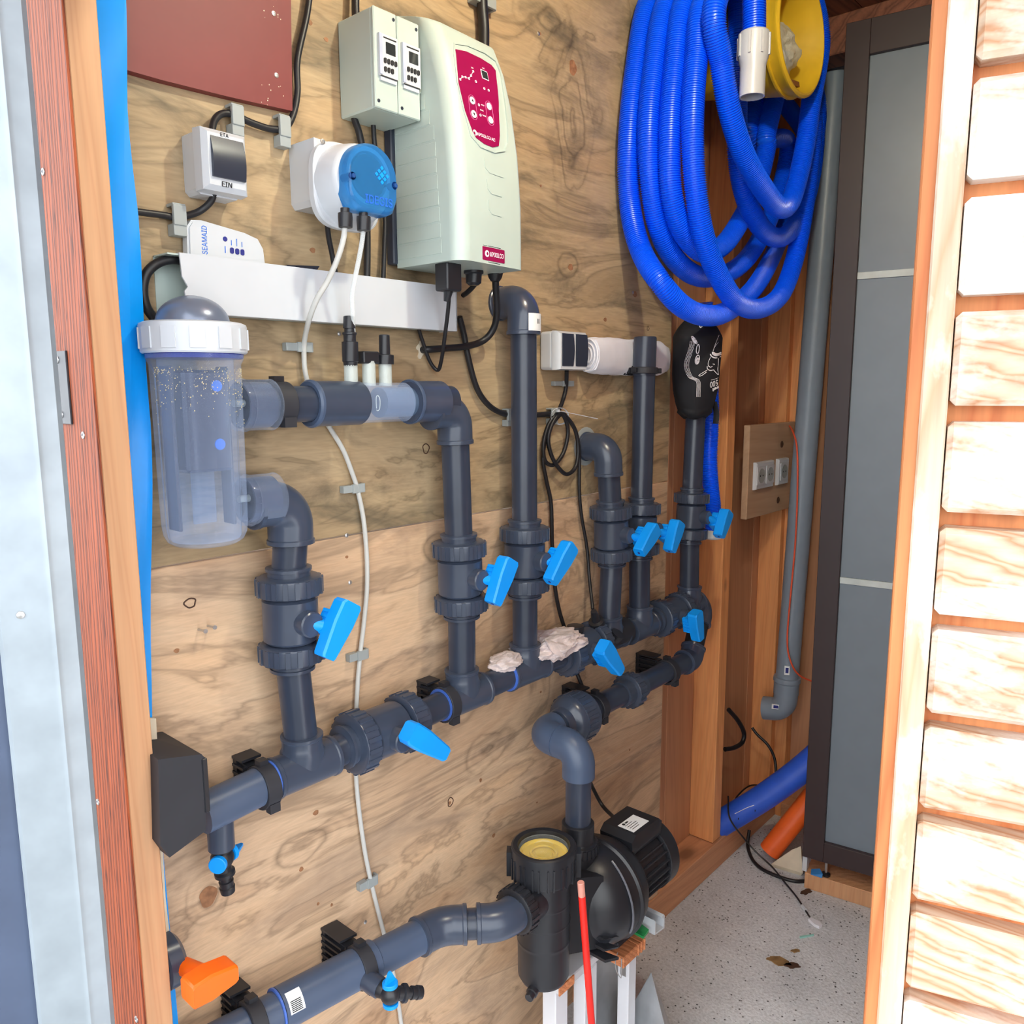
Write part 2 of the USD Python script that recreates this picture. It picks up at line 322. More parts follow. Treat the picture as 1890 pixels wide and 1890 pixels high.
MT['ink'] = plain('ink_black', S(20, 20, 24), 0.6); MT['inkw'] = plain('ink_white', S(240, 236, 240), 0.6); MT['inkb'] = plain('ink_blue', S(28, 100, 200), 0.5); MT['inkd'] = plain('ink_navy', S(30, 36, 120), 0.5)
MT['lcd'] = plain('lcd', S(44, 48, 50), 0.15)
MT['anthracite'] = plain('anthracite', S(38, 44, 58), 0.35, vary=.05)
MT['hose'] = plain('hose_blue', S(4, 92, 255), 0.3, vary=.05)
MT['yellow'] = plain('bucket_yellow', S(214, 176, 40), 0.45, vary=.12, scale=8)
MT['drain'] = plain('drain_grey', S(66, 80, 104), 0.4, vary=.05)
MT['drain2'] = plain('drain_pipe_grey', S(128, 140, 154), 0.4, vary=.05)
MT['sticker'] = plain('sticker', S(232, 234, 236), 0.5, vary=.01)
MT['cloth_w'] = plain('white_cloth', S(222, 222, 230), 0.85, vary=.04, bump=.3, bscale=500)
MT['bag'] = plain('black_bag', S(15, 16, 24), 0.75, vary=.2)
MT['rag'] = plain('rag', S(206, 192, 190), 0.95, vary=.25, scale=30, bump=.8, bscale=250)
MT['brown_alu'] = plain('brown_frame', S(52, 38, 40), 0.45, vary=.05)
MT['frost'] = plain('frosted_glass', S(116, 128, 140), 0.35, vary=.03)
MT['strip'] = plain('pale_strip', S(196, 206, 206), 0.4)
MT['blue_duct'] = plain('blue_duct', S(44, 90, 206), 0.45, vary=.05)
MT['orange_pipe'] = plain('orange_pipe', S(236, 100, 36), 0.45, vary=.05)
MT['cream'] = plain('cream', S(206, 194, 172), 0.6)
MT['red_rod'] = plain('red_rod', S(228, 34, 24), 0.4); MT['pink'] = plain('pink_tip', S(214, 146, 130), 0.5)
MT['orange_w'] = plain('orange_wire', S(220, 84, 50), 0.5)
MT['leg'] = plain('white_leg', S(214, 216, 222), 0.4, vary=.03)
MT['alu'] = plain('alu_sheet', (0.42, 0.44, 0.46), 0.35, 0.6, vary=.25, scale=10)
MT['wedge'] = wood('wedge_wood', S(232, 154, 104), S(200, 120, 76), 'y', 1.0, 40.0)
MT['green'] = plain('green_plastic', S(44, 150, 84), 0.4)
MT['basket'] = plain('basket_yellow', S(214, 180, 40), 0.5)
MT['leaf'] = plain('dead_leaf', S(134, 104, 66), 0.8, vary=.3, scale=60)
MT['clear'] = pane('clear_plastic', S(176, 190, 216), 0.06, 0.965, (0.95, 0.97, 1.0), .36)
MT['lidclear'] = pane('lid_clear', S(200, 205, 200), 0.05, 0.93, (1, 1, .98), .2)
MT['clear2'] = pane('clear_bag', S(206, 214, 210), 0.2, 0.45)
MT['clear_blue'] = pane('clear_blue', S(50, 120, 180), 0.08, 0.55, (0.32, 0.62, 0.88), .8)
MT['tube'] = pane('tube_plastic', S(232, 236, 236), 0.2, 0.45)
MT['tubew'] = plain('tube_white', S(194, 194, 190), 0.4, vary=.03)
MT['dirt'] = plain('water_drops', S(196, 180, 140), 0.2)
# ================================================================== the setting
XB, YO, ZC = 2.68, 0.085, 2.50         # back wall, outer cladding plane, ceiling
wl = thing('wall_left', kind='structure')
plx = 1.846                             # right edge of the plywood
PX0 = 0.44
pz = 1.26                               # the joint between the two sheets
P_TOP = obj('plywood_panel', bx(PX0, plx, 0, .018, pz+.0012, ZC, .0012), MT['ply_top'], wl)
P_LOW = obj('plywood_panel', bx(PX0, plx, 0, .018, .0, pz-.0012, .0012), MT['ply_low'], wl)
# frame behind and beside the plywood
sx0 = 2.175
obj('stud', bx(sx0, sx0+.05, 0.002, YO, .095, ZC, .002), MT['stud'], wl)
obj('stud', bx(1.845, 1.885, 0.02, YO, .095, ZC, .002), MT['outer'], wl)
obj('stud', bx(XB-.075, XB, .01, YO, .095, ZC, .002), MT['stud'], wl)
obj('bottom_plate', bx(1.45, XB, -.004, YO, .0, .092, .002), MT['plate'], wl)
for i, (a, b) in enumerate([(1.84, 2.02), (2.02, 2.2), (2.2, 2.38), (2.38, 2.56), (2.56, 2.74)]):
    obj('cladding_board', bx(a+.001, b-.001, YO, YO+.02, 0, ZC, .0015), MT['outer'], wl)
bk = obj('socket_board', bx(2.285, XB-.002, -.016, .004, at(1375, 945, 0)[2]-.02, at(1375, 785, 0)[2], .002), MT['board'], wl)
# knots, screws and small holes of the plywood
def knot(px, py, r, ring=False, par=P_TOP):
    p = at(px, py, 0); k = 1+.25*math.sin(px)
    pts = [(r*math.cos(a)*(1+.15*math.sin(3*a+px)), r*k*math.sin(a)) for a in np.linspace(0, 2*math.pi, 18, endpoint=False)]
    poly = Polygon(pts)
    if ring: poly = poly.difference(poly.buffer(-r*.22))
    return prism(poly, (p[0], 0, p[2]), (1, 0, 0), (0, 0, 1), 0, .0005)
for x, y, r in [(602, 73, .004), (573, 42, .003), (998, 343, .003), (1053, 493, .008), (1172, 543, .0075), (1117, 590, .006), (1057, 125, .012), (577, 462, .005), (997, 62, .003)]:
    obj('knot', knot(x, y, r), MT['knot'], wl)
for x, y, r in [(786, 828, .0085), (1196, 606, .005)]:
    obj('knot_ring', knot(x, y, r, True), MT['knot_dark'], wl)
for x, y, r in [(583, 1500, .0055), (326, 1201, .004), (556, 1604, .004), (384, 1655, .014), (830, 1482, .003), (390, 1830, .010), (998, 1277, .003), (887, 1440, .0035), (911, 1542, .0045), (587, 1668, .0025), (612, 1670, .0025), (1162, 1384, .003), (640, 1028, .003), (991, 1481, .0025)]:
    obj('knot', knot(x, y, r), MT['knot'], wl)
for x, y, r in [(351, 1113, .0095), (820, 1383, .010), (831, 1480, .008)]:
    obj('knot_ring', knot(x, y, r, True), MT['knot_dark'], wl)
for x, y in [(626, 616), (640, 988), (646, 1075), (674, 1702), (994, 62), (1168, 540)]:
    p = at(x, y, 0); obj('screw', solid((p[0], .0005, p[2]), (0, -1, 0), [(0, .0038), (.0012, .0036), (.0022, .002)], 10), MT['steel'], wl)

# back wall: vertical boards, two studs
wb = thing('wall_back', kind='structure')
for i in range(11):
    y1 = YO-.005-i*.175
    obj('board', bx(XB+.002, XB+.022, y1-.173, y1, 0, ZC, .0015), MT['outer'], wb)
obj('stud', bx(XB-.045, XB+.002, -.03, .012, .0, ZC, .002), MT['stud'], wb)
obj('stud', bx(XB-.045, XB+.002, -.235, -.185, .0, ZC, .002), MT['stud'], wb)
obj('bottom_plate', bx(XB-.06, XB+.002, -1.8, -.03, .0, .06, .002), MT['plate'], wb)

# concrete floor (inside) running out to the paving in front of the shed
def concrete():
    nodes = {'g': ('geometry', {}), 'n': ('noise_texture', {'scale': 3.2, 'detail': 8.0, 'roughness': .6}), 'r': ('rgb_ramp', {'ramp': [(.3, S(188, 191, 196)), (.7, S(230, 233, 238))]}),
        'v': ('voronoi_texture', {'scale': 78.0}), 'vr': ('rgb_ramp', {'ramp': [(0, (.10, .10, .10)), (.16, (.2, .2, .2)), (.22, (1, 1, 1))]}),
        'vn': ('noise_texture', {'scale': 26.0, 'detail': 3.0}), 'vt': ('rgb_ramp', {'ramp': [(.45, (0, 0, 0)), (.53, (1, 1, 1))]}),
        'f': ('noise_texture', {'scale': 130.0, 'detail': 4.0}), 'fr': ('rgb_ramp', {'ramp': [(.3, (.72, .72, .72)), (.62, (1, 1, 1))]}),
        'x1': ('mix', {'mix_type': 'multiply', 'fac': .8}), 'x2': ('mix', {'mix_type': 'multiply'}), 'b': ('bump', {'strength': .6, 'distance': .004}), 'p': ('principled_bsdf', {'roughness': .85})}
    L = [('g.position', 'n.vector'), ('g.position', 'v.vector'), ('g.position', 'vn.vector'), ('g.position', 'f.vector'), ('n.fac', 'r.fac'), ('v.distance', 'vr.fac'), ('vn.fac', 'vt.fac'), ('f.fac', 'fr.fac'),
        ('r.color', 'x1.color1'), ('fr.color', 'x1.color2'), ('x1.color', 'x2.color1'), ('vr.color', 'x2.color2'), ('vt.color', 'x2.fac'), ('x2.color', 'p.base_color'), ('f.fac', 'b.height'), ('b.normal', 'p.normal')]
    return usdkit.material(stage, '/World/Looks/concrete', nodes, L, surface='p.BSDF')
MT['concrete'] = concrete()
one('floor', bx(.30, 2.9, -2.2, .12, -.10, 0), MT['concrete'], None, None, kind='structure')
one('ground', bx(-6, .30, -8, 6, -.20, -.06), plain('paving', S(112, 112, 108), .9, vary=.1, scale=3), None, None, kind='structure')

# roof and the walls the picture does not reach
cl = thing('ceiling', kind='structure')
MT['roofw'] = wood('roof_wood', S(150, 96, 74), S(110, 66, 52), 'x', 1.0, 12.0)
for i in range(12):
    obj('board', bx(.30, 2.80, .10-(i+1)*.17+.001, .10-i*.17-.001, ZC, ZC+.02, .001), MT['roofw'], cl)
obj('beam', bx(XB-.30, XB-.20, -1.9, .08, ZC-.10, ZC, .003), MT['roofw'], cl)
obj('roof_sheet', bx(-.15, 2.9, -2.0, .2, ZC+.02, ZC+.05), MT['blackm'], cl)
one('wall_right', bx(.9, 2.8, -1.98, -1.95, 0, ZC), MT['outer'], None, None, kind='structure')

# door frame: the timber post on the left with its two faces, strike plate, galvanised profile
jb = thing('trim_1', kind='structure')
JX0, JX1, JY = .398, .433, -.09
obj('post', bx(JX0, JX1, JY, .10, -.03, ZC, .0015), MT['jamb_light'], jb)
SB = .003
obj('side_board', bx(JX0-SB, JX0, JY-.001, .10, -.03, ZC, .0004), MT['jamb_dark'], jb)
def jscrew(px, py):
    p = atx(px, py, JX0-SB); return solid((JX0-SB+.0002, p[1], p[2]), (-1, 0, 0), [(0, .0045), (.0012, .0043), (.0016, .0025), (.0006, .0018)], 12)
for x, y in [(80, 317), (154, 803), (181, 1480), (252, 1881)]:
    obj('screw', jscrew(x, y), MT['steel'], jb)
pa, pb = atx(112, 648, JX0-SB), atx(116, 782, JX0-SB)
sp = thing('strike_plate', 'small dark steel strike plate with two screws on the orange-brown door post', 'strike plate', (JX0-SB-.001, pa[1], (pa[2]+pb[2])/2))
q0, q1 = atx(98, 650, JX0-SB)[1], atx(124, 650, JX0-SB)[1]
obj('plate', bx(JX0-SB-.0025, JX0-SB, q0, q1, pb[2], pa[2], .0006), plain('plate_steel', S(82, 84, 88), .45, .6), sp)
for x, y in [(106, 664), (114, 765)]:
    p = atx(x, y, JX0-SB-.0025); obj('screw', solid((JX0-SB-.0024, p[1], p[2]), (-1, 0, 0), [(0, .0048), (.001, .0046), (.0018, .003)], 12), MT['steel'], sp)
# door head above the opening (over the picture) and the wall over it
hd_ = thing('trim_3', kind='structure')
ha, hb2 = np.array([.44, -.085, 0]), np.array([.862, -.90, 0]); hu = unit(hb2-ha); hn = np.cross(hu, DZ0 := np.array([0, 0, 1.0]))
obj('head_beam', prism([(-.06, -.03), (np.linalg.norm(hb2-ha)+.02, -.03), (np.linalg.norm(hb2-ha)+.02, .03), (-.06, .03)], ha+np.array([0, 0, 2.05]), hu, np.cross(DZ0, hu), 0, .12), MT['jamb_light'], hd_)
obj('head_boarding', prism([(-.06, -.012), (np.linalg.norm(hb2-ha)+.02, -.012), (np.linalg.norm(hb2-ha)+.02, .012), (-.06, .012)], ha+np.array([0, 0, 2.17]), hu, np.cross(DZ0, hu), 0, ZC-2.17), MT['siding'], hd_)
# galvanised sheet profile in front of the post: a folded nose with two returns
gt = thing('trim_2', kind='structure')
GX, GY = .307, -.234
d = unit(np.array([.243-.307, -.213+.234, 0])); n = np.array([d[1], -d[0], 0]); n = n if n @ (EYE-np.array([GX, GY, 1.5])) > 0 else -n
d = d*1.0
sec = [(0.004, -.05), (0.0, -.01), (.004, -.002), (.018, .002), (.022, .0045), (.027, .002), (.066, -.003), (.069, -.006), (.070, -.05)]
L = LineString([(a, b) for a, b in sec]).buffer(.0007, cap_style=2)
obj('galvanised_profile', prism(L, (GX, GY, -.06), d, n, -.0, .0) if False else (lambda m: m)(prism(L, (GX, GY, -.06 if np.cross(d, n)[2] > 0 else ZC), d, n, 0, ZC+.06)), MT['galv'], gt)
for py, px in [(1135, 38)]:
    p = atp(px, py, (GX, GY, 1), n); obj('rivet', solid(p+n*.000, n, [(0, .004), (.0012, .0036), (.002, .0016)], 12), MT['steel'], gt)
e = np.array([GX, GY, 0])+d*.070-n*.012
obj('cover_panel', prism([(0, -.02), (.35, -.02), (.35, 0), (0, 0)], (e[0], e[1], -.06 if np.cross(d, n)[2] > 0 else ZC), d, n, 0, ZC+.06), MT['slate'], gt)

# blue plastic sheet hanging behind the post
_ps = refine(on_wall([(120, -40), (225, -40), (236, 200), (255, 400), (268, 600), (275, 780), (278, 1000), (279, 1180), (281, 1330), (300, 1560), (330, 1900), (262, 1900), (195, 945)], -.038, -.0368), .02)
_ps[0][:, 1] += np.clip((_ps[0][:, 2]-1.05)/.4, 0, 1)*(.004*np.sin(_ps[0][:, 2]*9+_ps[0][:, 0]*50)+.003*np.sin(_ps[0][:, 2]*23-_ps[0][:, 0]*70)-.002)
one('plastic_sheet', _ps, MT['foil'], 'bright blue plastic sheet hanging between the door post and the plywood wall', 'plastic sheet')
one('plaster_board', on_wall([(270, 1326), (288, 1326), (292, 1400), (300, 1560), (306, 1660), (316, 1748), (290, 1760)], -.044, -.039), MT['cream'],
    'thin cream board edge at the lower end of the blue sheet beside the post', 'board')

# the front wall on the right: post and rounded shiplap boards with shadow gaps
fw = thing('wall_front', kind='structure')
FU = np.array([math.cos(math.radians(-73.3)), math.sin(math.radians(-73.3)), 0]); FN = np.array([FU[1], -FU[0], 0]); FN = FN if FN @ np.array([-1, 0, 0]) > 0 else -FN
FP = np.array([.851, -.856, 0.0])
SWAP = np.cross(FU, [0, 0, 1.0]) @ FN < 0
def fbox(a0, a1, z0, z1, h0, h1, ch):     # a along the wall, h out of it
    m = bx(a0, a1, h0, h1, z0, z1, ch); v, f = V(m)
    return FP+v[:, :1]*FU+v[:, 1:2]*FN+np.array([[0, 0, 1.0]])*v[:, 2:], (f if np.cross(FU, FN)[2] > 0 else f[:, ::-1])
def fz(px, py): return atp(px, py, FP, FN)[2]
def fa(px, py): return (atp(px, py, FP, FN)-FP) @ FU
pw = fa(1700, 700)
obj('post', fbox(0, fa(1752, 715), -.05, ZC, -.035, .0, .0018), MT['post'], fw)
obj('edge_strip', rot_about(fbox(-.0125, .004, -.05, ZC, -.05, -.004, .0015), FP, (0, 0, 1), 0.0), MT['post_orange'], fw)
edges = [(112, 1800), (332, 1785), (545, 1770), (750, 1755), (945, 1735), (1137, 1720), (1325, 1707), (1495, 1692), (1660, 1680), (1822, 1665)]
bots = [fz(x, y) for y, x in edges]; pitch = np.mean(-np.diff(bots)); 
a0 = fa(1752, 715)+.0015
zb = bots[4]
for k in range(-14, 14):
    z0 = zb-k*pitch
    if z0 < -.06 or z0 > ZC: continue
    obj('siding_board', fbox(a0, 1.15, z0, z0+pitch*.85, -.030, .002, .0050), MT['siding'], fw)
obj('backing', fbox(a0-.005, 1.15, -.06, ZC, -.050, -.024, 0), MT['post_orange'], fw)
# ================================================================== pipework
R50 = .025
def pipe(p0, p1, r=R50, n=28): return rod(p0, p1, r, n)
def elbow(c, d0, d1, r=.0305, bend=.030, leg=.030, rim=True, n=26):
    """corner fitting: comes in against d0 and leaves along d1 (unit directions from the corner)"""
    c, d0, d1 = np.array(c, float), unit(d0), unit(d1)
    th = math.acos(np.clip(d0@d1, -1, 1)); t = bend/math.tan(th/2) if th < math.pi-1e-3 else bend
    a, b = c+d0*t, c+d1*t
    pts = [a+d0*leg]
    cc = c+unit(d0+d1)*(bend/math.sin(th/2)); ra, rb = a-cc, b-cc; w = math.acos(np.clip(unit(ra)@unit(rb), -1, 1))
    for k in np.linspace(0, 1, 13): pts.append(cc+(math.sin((1-k)*w)*ra+math.sin(k*w)*rb)/math.sin(w))
    pts.append(b+d1*leg); m = sweep(np.array(pts), r, n)
    if rim:
        m = join(m, solid(a+d0*(leg-.006), d0, [(0, r), (.0015, r+.0018), (.0075, r+.0018), (.0085, r-.001)], n), solid(b+d1*(leg-.006), d1, [(0, r), (.0015, r+.0018), (.0075, r+.0018), (.0085, r-.001)], n))
    return m, a+d0*leg, b+d1*leg
def socket(p, d, r=.0305, L=.034, n=28):
    return solid(p, d, [(0, r-.002), (.002, r), (L-.008, r), (L-.006, r+.0016), (L-.001, r+.0016), (L, r-.001)], n)
def tee(c, ax, br, r=.0305, half=.055, blen=.054):
    c, ax, br = np.array(c, float), unit(ax), unit(br)
    body = solid(c-ax*half, ax, [(0, r-.001), (.001, r+.0016), (.006, r+.0016), (.008, r), (2*half-.008, r), (2*half-.006, r+.0016), (2*half-.001, r+.0016), (2*half, r-.001)], 30)
    arm = solid(c, br, [(0, r*.98), (r*.9, r*.98+.004), (r*1.15, r), (blen-.007, r), (blen-.005, r+.0016), (blen-.001, r+.0016), (blen, r-.001)], 30)
    return join(body, arm)
def glue_ring(p, d, r=.0262): return lathe(np.array(p)-unit(d)*.0015, d, [(0, r-.0015), (0, r+.0035), (.003, r+.0035), (.003, r-.0015)], 28)
def nut(p, d, r=.0475, L=.031, ribs=18, inner=.033, n=36):
    p, d = np.array(p, float), unit(d); u, w, _ = frame(d)
    ms = [solid(p-d*L/2, d, [(0, r-.006), (.0025, r-.001), (.005, r), (L-.005, r), (L-.0025, r-.001), (L, r-.006)], n)]
    for k in range(ribs):
        a = 2*math.pi*k/ribs; e = math.cos(a)*u+math.sin(a)*w; t = np.cross(d, e); c = p+e*(r+.0002)
        pts = [c+d*x*L*.40+t*y*.0034+e*z for x in (-1, 1) for y in (-1, 1) for z in (-.003, .0016)]
        ms.append(hull(pts))
    return join(*ms)
def valve_handle(base, top, stem_d, th=.026, w0=.013, w1=.019, boss=.03, ribbed=True):
    """T-handle: a long tapered bar from base to top, pulled out along stem_d, with a ribbed boss towards the stem at the middle"""
    a, b, s = np.array(base, float), np.array(top, float), unit(stem_d)
    L = np.linalg.norm(b-a); u = unit(b-a); s = unit(s-u*(s@u)); w = np.cross(u, s)
    def sect(t, hw, h): c = a+u*t*L; return [c+w*x*hw+s*y for x in (-1, 1) for y in h]
    ch = .003
    bar = []
    for t, hw in ((0, w0*.84), (.04, w0), (.42, w0*1.12), (.62, w1), (.94, w1), (1, w1*.8)):
        bar += sect(t, hw-ch, (0, th)) + sect(t, hw, (ch, th-ch))
    m = [hull(bar)]
    c = a+u*L*.55
    if ribbed: m.append(hull([c+u*x*.019+w*y*.0155+s*z for x in (-1, 1) for y in (-1, 1) for z in (-.016, .004)]))
    for k in range(5 if ribbed else 0):
        q = c+u*(-.016+.008*k); m.append(hull([q+u*x*.0022+w*y*.017+s*z for x in (-1, 1) for y in (-1, 1) for z in (-.014, .002)]))
    e = a+s*th*.5
    return join(*m), e, u
def ball_valve(label, c, ax, stem_d, hb, ht, hmat='handle', half=.0355, scale=1.0, cat='valve', tail=.075, group=None):
    c, ax, sd = np.array(c, float), unit(ax), unit(stem_d); k = scale
    t = thing('ball_valve', label, cat, c, group)
    obj('body', solid(c-ax*.034*k, ax, [(0, .036*k), (.004*k, .0405*k), (.064*k, .0405*k), (.068*k, .036*k)], 34), MT['pvc_fit'], t)
    obj('stem_boss', solid(c, sd, [(0, .019*k), (.054*k, .019*k), (.056*k, .017*k)], 22), MT['pvc_fit'], t)
    for s in (-1, 1):
        obj('union_nut', nut(c+ax*s*half*1.42*k, ax, .0475*k, .030*k), MT['pvc_fit'], t, smooth=28)
        q = c+ax*s*(half+.02)*k
        obj('union_end', solid(q, ax*s, [(0, .031*k), ((tail-half-.022)*k, .0312*k), ((tail-half-.0215)*k, .0335*k), ((tail-half-.017)*k, .0335*k), ((tail-half-.016)*k, .029*k)], 30), MT['pvc_fit'], t)
    hm, e, u = valve_handle(hb, ht, sd)
    h = obj('handle', hm, MT[hmat], t, smooth=25)
    obj('handle_slot', solid(e-u*.0004, -u, [(0, .0028), (.0006, .0028)], 12), MT['inkd'], h)
    obj('stem', rod(c+sd*.045*k, (np.array(hb)+np.array(ht))/2, .010, 16), MT['handle'] if hmat == 'handle' else MT[hmat], t)
    return t
def clamp(label, c, ax, wall_d, dist, r=R50, group=None, strap=.014, face=None):
    """pipe clamp: ribbed saddle block standing on the wall, ring round the pipe with a hinged strap"""
    c, ax, wd = np.array(c, float), unit(ax), unit(wall_d); up = unit(np.cross(ax, wd))
    t = thing('pipe_clamp', label, 'pipe clamp', c+wd*dist, group)
    def blk(a0, a1, b0, b1, h0, h1): return hull([c+ax*a+up*b+wd*h for a in (a0, a1) for b in (b0, b1) for h in (h0, h1)])
    w = strap
    parts = [blk(-w, w, -.028, .034, dist-.010, dist), blk(-w*.7, w*.7, -.026, .026, r-.004, dist-.006)]
    for k in range(6): b = -.026+.0118*k; parts.append(blk(-w*1.15, w*1.15, b-.002, b+.002, r-.002+abs(k-2.5)*.002, dist-.001))
    obj('saddle', join(*parts), MT['black'], t, smooth=20)
    ring = lathe(c-ax*w*.8, ax, [(0, r-.001), (0, r+.0045), (.001, r+.0055), (1.6*w-.001, r+.0055), (1.6*w, r+.0045), (1.6*w, r-.001), (0, r-.001)], 30)
    s = obj('strap', ring, MT['blackm'], t)
    obj('latch', hull([c+up*(-r-.006)*.75-wd*(r+.006)*.68+ax*a+up*b+wd*h for a in (-w*.6, w*.6) for b in (-.007, .007) for h in (-.006, .006)]), MT['blackm'], s)
    obj('hinge', blk(-w*.5, w*.5, r+.001, r+.013, -.004, .010), MT['black'], t)
    return t

PY = -.060                                   # axis plane of the manifold
ZM = .930
DX, DZ, DN = np.array([1., 0, 0]), np.array([0, 0, 1.]), np.array([0, -1., 0])   # along, up, out of the wall
def mx(px, py): p = at(px, py, PY); return p[0], p[2]
def man(x): return np.array([x, PY, np.interp(x, [.50, .56, .71, .95, 1.14, 1.21, 1.37, 1.59, 1.92], [.917, .918, .928, .934, .938, .940, .938, .929, .934])])
XR = [at(539, 1250, PY)[0], at(852, 1130, PY)[0], at(969, 1100, PY)[0], at(1129, 1080, PY)[0], at(1180, 1060, PY)[0], at(1271, 1050, PY)[0]]
def hpx(px, py, y=-.118): return at(px, py, y)

# ---- riser valves
def riser_valve(label, x_px, y_mid, hb, ht, lean=(0, 0, 1), group=None, sc=1.0):
    c = at(x_px, y_mid, PY)
    return ball_valve(label, c, lean, DN, hpx(*hb), hpx(*ht), scale=sc, group=group), c
def leanof(a, b): p, q = at(*a, PY), at(*b, PY); return unit(q-p)
l1 = leanof((544.7, 1330), (531.7, 1010)); l2 = leanof((854.7, 1200), (841.5, 850)); l3 = leanof((970, 1150), (968, 640)); l5 = leanof((1176, 1080), (1190.3, 640)); l6 = leanof((1270, 1050), (1282, 800)); l4 = leanof((1129, 1100), (1124, 880))
v1, c1 = riser_valve('ball valve with bright blue handle on the leftmost riser, below the clear canister', 536.5, 1141, (588, 1210), (634, 1108), l1)
v2, c2 = riser_valve('ball valve with blue handle on the riser under the clear dosing cell', 849.5, 1063, (899, 1112), (929, 1030), l2)
v3, c3 = riser_valve('ball valve with blue handle on the tall riser under the bar-code elbow', 968.5, 1031, (1005, 1072), (1043, 1005), l3)
v4, c4 = riser_valve('ball valve with blue handle on the short riser that bends into the wall', 1128, 984, (1170, 1019), (1199, 972), l4, sc=.96)
v5, c5 = riser_valve('ball valve with blue handle on the open-topped riser in front of the white cloth roll', 1182, 975, (1226, 1016), (1242, 962), l5, sc=.94)
v6, c6 = riser_valve('ball valve with blue handle on the riser under the black bag', 1275, 952, (1318, 989), (1333, 943), l6, sc=.92)

# ---- manifold valves
def man_valve(label, px, py, hb, ht, sc=1.0, st=DN):
    x = at(px, py, PY)[0]; c = man(x)
    return ball_valve(label, c, DX, st, hpx(*hb, -.125), hpx(*ht, -.125), scale=sc), c
vm1, cm1 = man_valve('ball valve lying in the manifold with sloping blue handle, left of the second riser', 705, 1350, (808, 1386), (742, 1345), 1.06)
vm2, cm2 = man_valve('ball valve lying in the manifold with sloping blue handle beside the rag', 1072, 1193, (1132, 1236), (1102, 1189), 1.0)
vm3, cm3 = man_valve('ball valve at the far end of the manifold with upright blue handle', 1236, 1134, (1279, 1178), (1274, 1128), .95)

# ---- runs of glued pipe
def run(name, label, loc): return thing(name, label, 'pipework', loc)
def barcode(o, u, w, W, H, par, name='barcode_label', lines=14, mat='sticker', side=True):
    """paper label with a bar code block, o its lower left corner"""
    u, w = unit(u), unit(w); nn = np.cross(u, w)
    l = obj(name, prism([(0, 0), (W, 0), (W, H), (0, H)], o, u, w, 0, .0005), MT[mat], par, label='white paper bar-code label')
    ms, x = [], W*.55
    rnd = random.Random(int(W*1e5))
    while x < W*.95:
        b = rnd.choice([.5, .8, 1.4])*W*.018; ms.append(prism([(x, H*.2), (x+b, H*.2), (x+b, H*.85), (x, H*.85)], o, u, w, .0004, .0008)); x += b+rnd.choice([.6, 1.1])*W*.02
    for k in range(3): ms.append(prism([(W*.1, H*(.7-.2*k)), (W*(.42-.05*k), H*(.7-.2*k)), (W*(.42-.05*k), H*(.76-.2*k)), (W*.1, H*(.76-.2*k))], o, u, w, .0004, .0008))
    obj('print', join(*ms), MT['ink'], l)

# canister outlet -> elbow -> valve 1
OC = at(470, 922, -.07)                      # lower outlet axis
e1 = at(534, 925, -.066)
t = run('outlet_elbow', 'dark elbow and short pipe from the canister\'s lower outlet down to the leftmost valve', e1)
m, ea, eb = elbow(e1, (-1, 0, 0), -l1, r=.0325, bend=.034, leg=.026); obj('elbow', m, MT['pvc_fit'], t)
obj('pipe', pipe(eb-l1*-.01, c1+l1*.07), MT['pvc'], t)
# manifold, left length
b0, tA, = man(at(372, 1505, PY)[0]), man(XR[0]+.012)
t = run('manifold_pipe', 'left length of the dark manifold pipe with tee under the leftmost valve', tA)
obj('pipe', pipe(b0, tA-DX*.04, .0285), MT['drain'], t)
obj('tee', tee(tA, DX, l1), MT['pvc_fit'], t); obj('glue_ring', glue_ring(tA-DX*.056, DX), MT['glue'], t)
obj('riser', pipe(tA+l1*.03, c1-l1*.068), MT['pvc'], t)
obj('stub', pipe(tA+DX*.05, cm1-DX*.07, .0255), MT['pvc'], t); obj('glue_ring', glue_ring(cm1-DX*.079, DX, .0262), MT['glue'], t)
dc = man(at(405, 1500, PY)[0]); obj('drain_socket', rod(dc+np.array([0, 0, -.02]), dc+np.array([0, 0, -.062]), .0185, 22), MT['pvc_fit'], t)
# manifold, middle length with two risers
tB, tC = man(XR[1]), man(XR[2])
t = run('manifold_pipe', 'middle length of the dark manifold pipe carrying two tees and risers', tB)
obj('pipe', pipe(cm1+DX*.07, tB-DX*.04), MT['pvc'], t); obj('tee', tee(tB, DX, l2), MT['pvc_fit'], t); obj('glue_ring', glue_ring(tB-DX*.056, DX), MT['glue'], t)
obj('pipe', pipe(tB+DX*.04, tC-DX*.04), MT['pvc'], t); obj('tee', tee(tC, DX, l3), MT['pvc_fit'], t); obj('glue_ring', glue_ring(tC-DX*.056, DX), MT['glue'], t)
obj('riser', pipe(tB+l2*.03, c2-l2*.068), MT['pvc'], t); obj('riser', pipe(tC+l3*.03, c3-l3*.068), MT['pvc'], t)
obj('stub', pipe(tC+DX*.05, cm2-DX*.07), MT['pvc'], t)
# riser 2 up to the elbow beside the dosing cell
e2 = at(838, 757, PY)
t = run('riser_pipe', 'dark riser with elbow turning left to the clear dosing cell', e2)
m, ea, eb = elbow(e2, (-1, 0, 0), -l2, r=.031, bend=.030, leg=.028); obj('elbow', m, MT['pvc_fit'], t)
obj('pipe', pipe(eb+l2*.01, c2+l2*.066), MT['pvc'], t)
CPL = ea
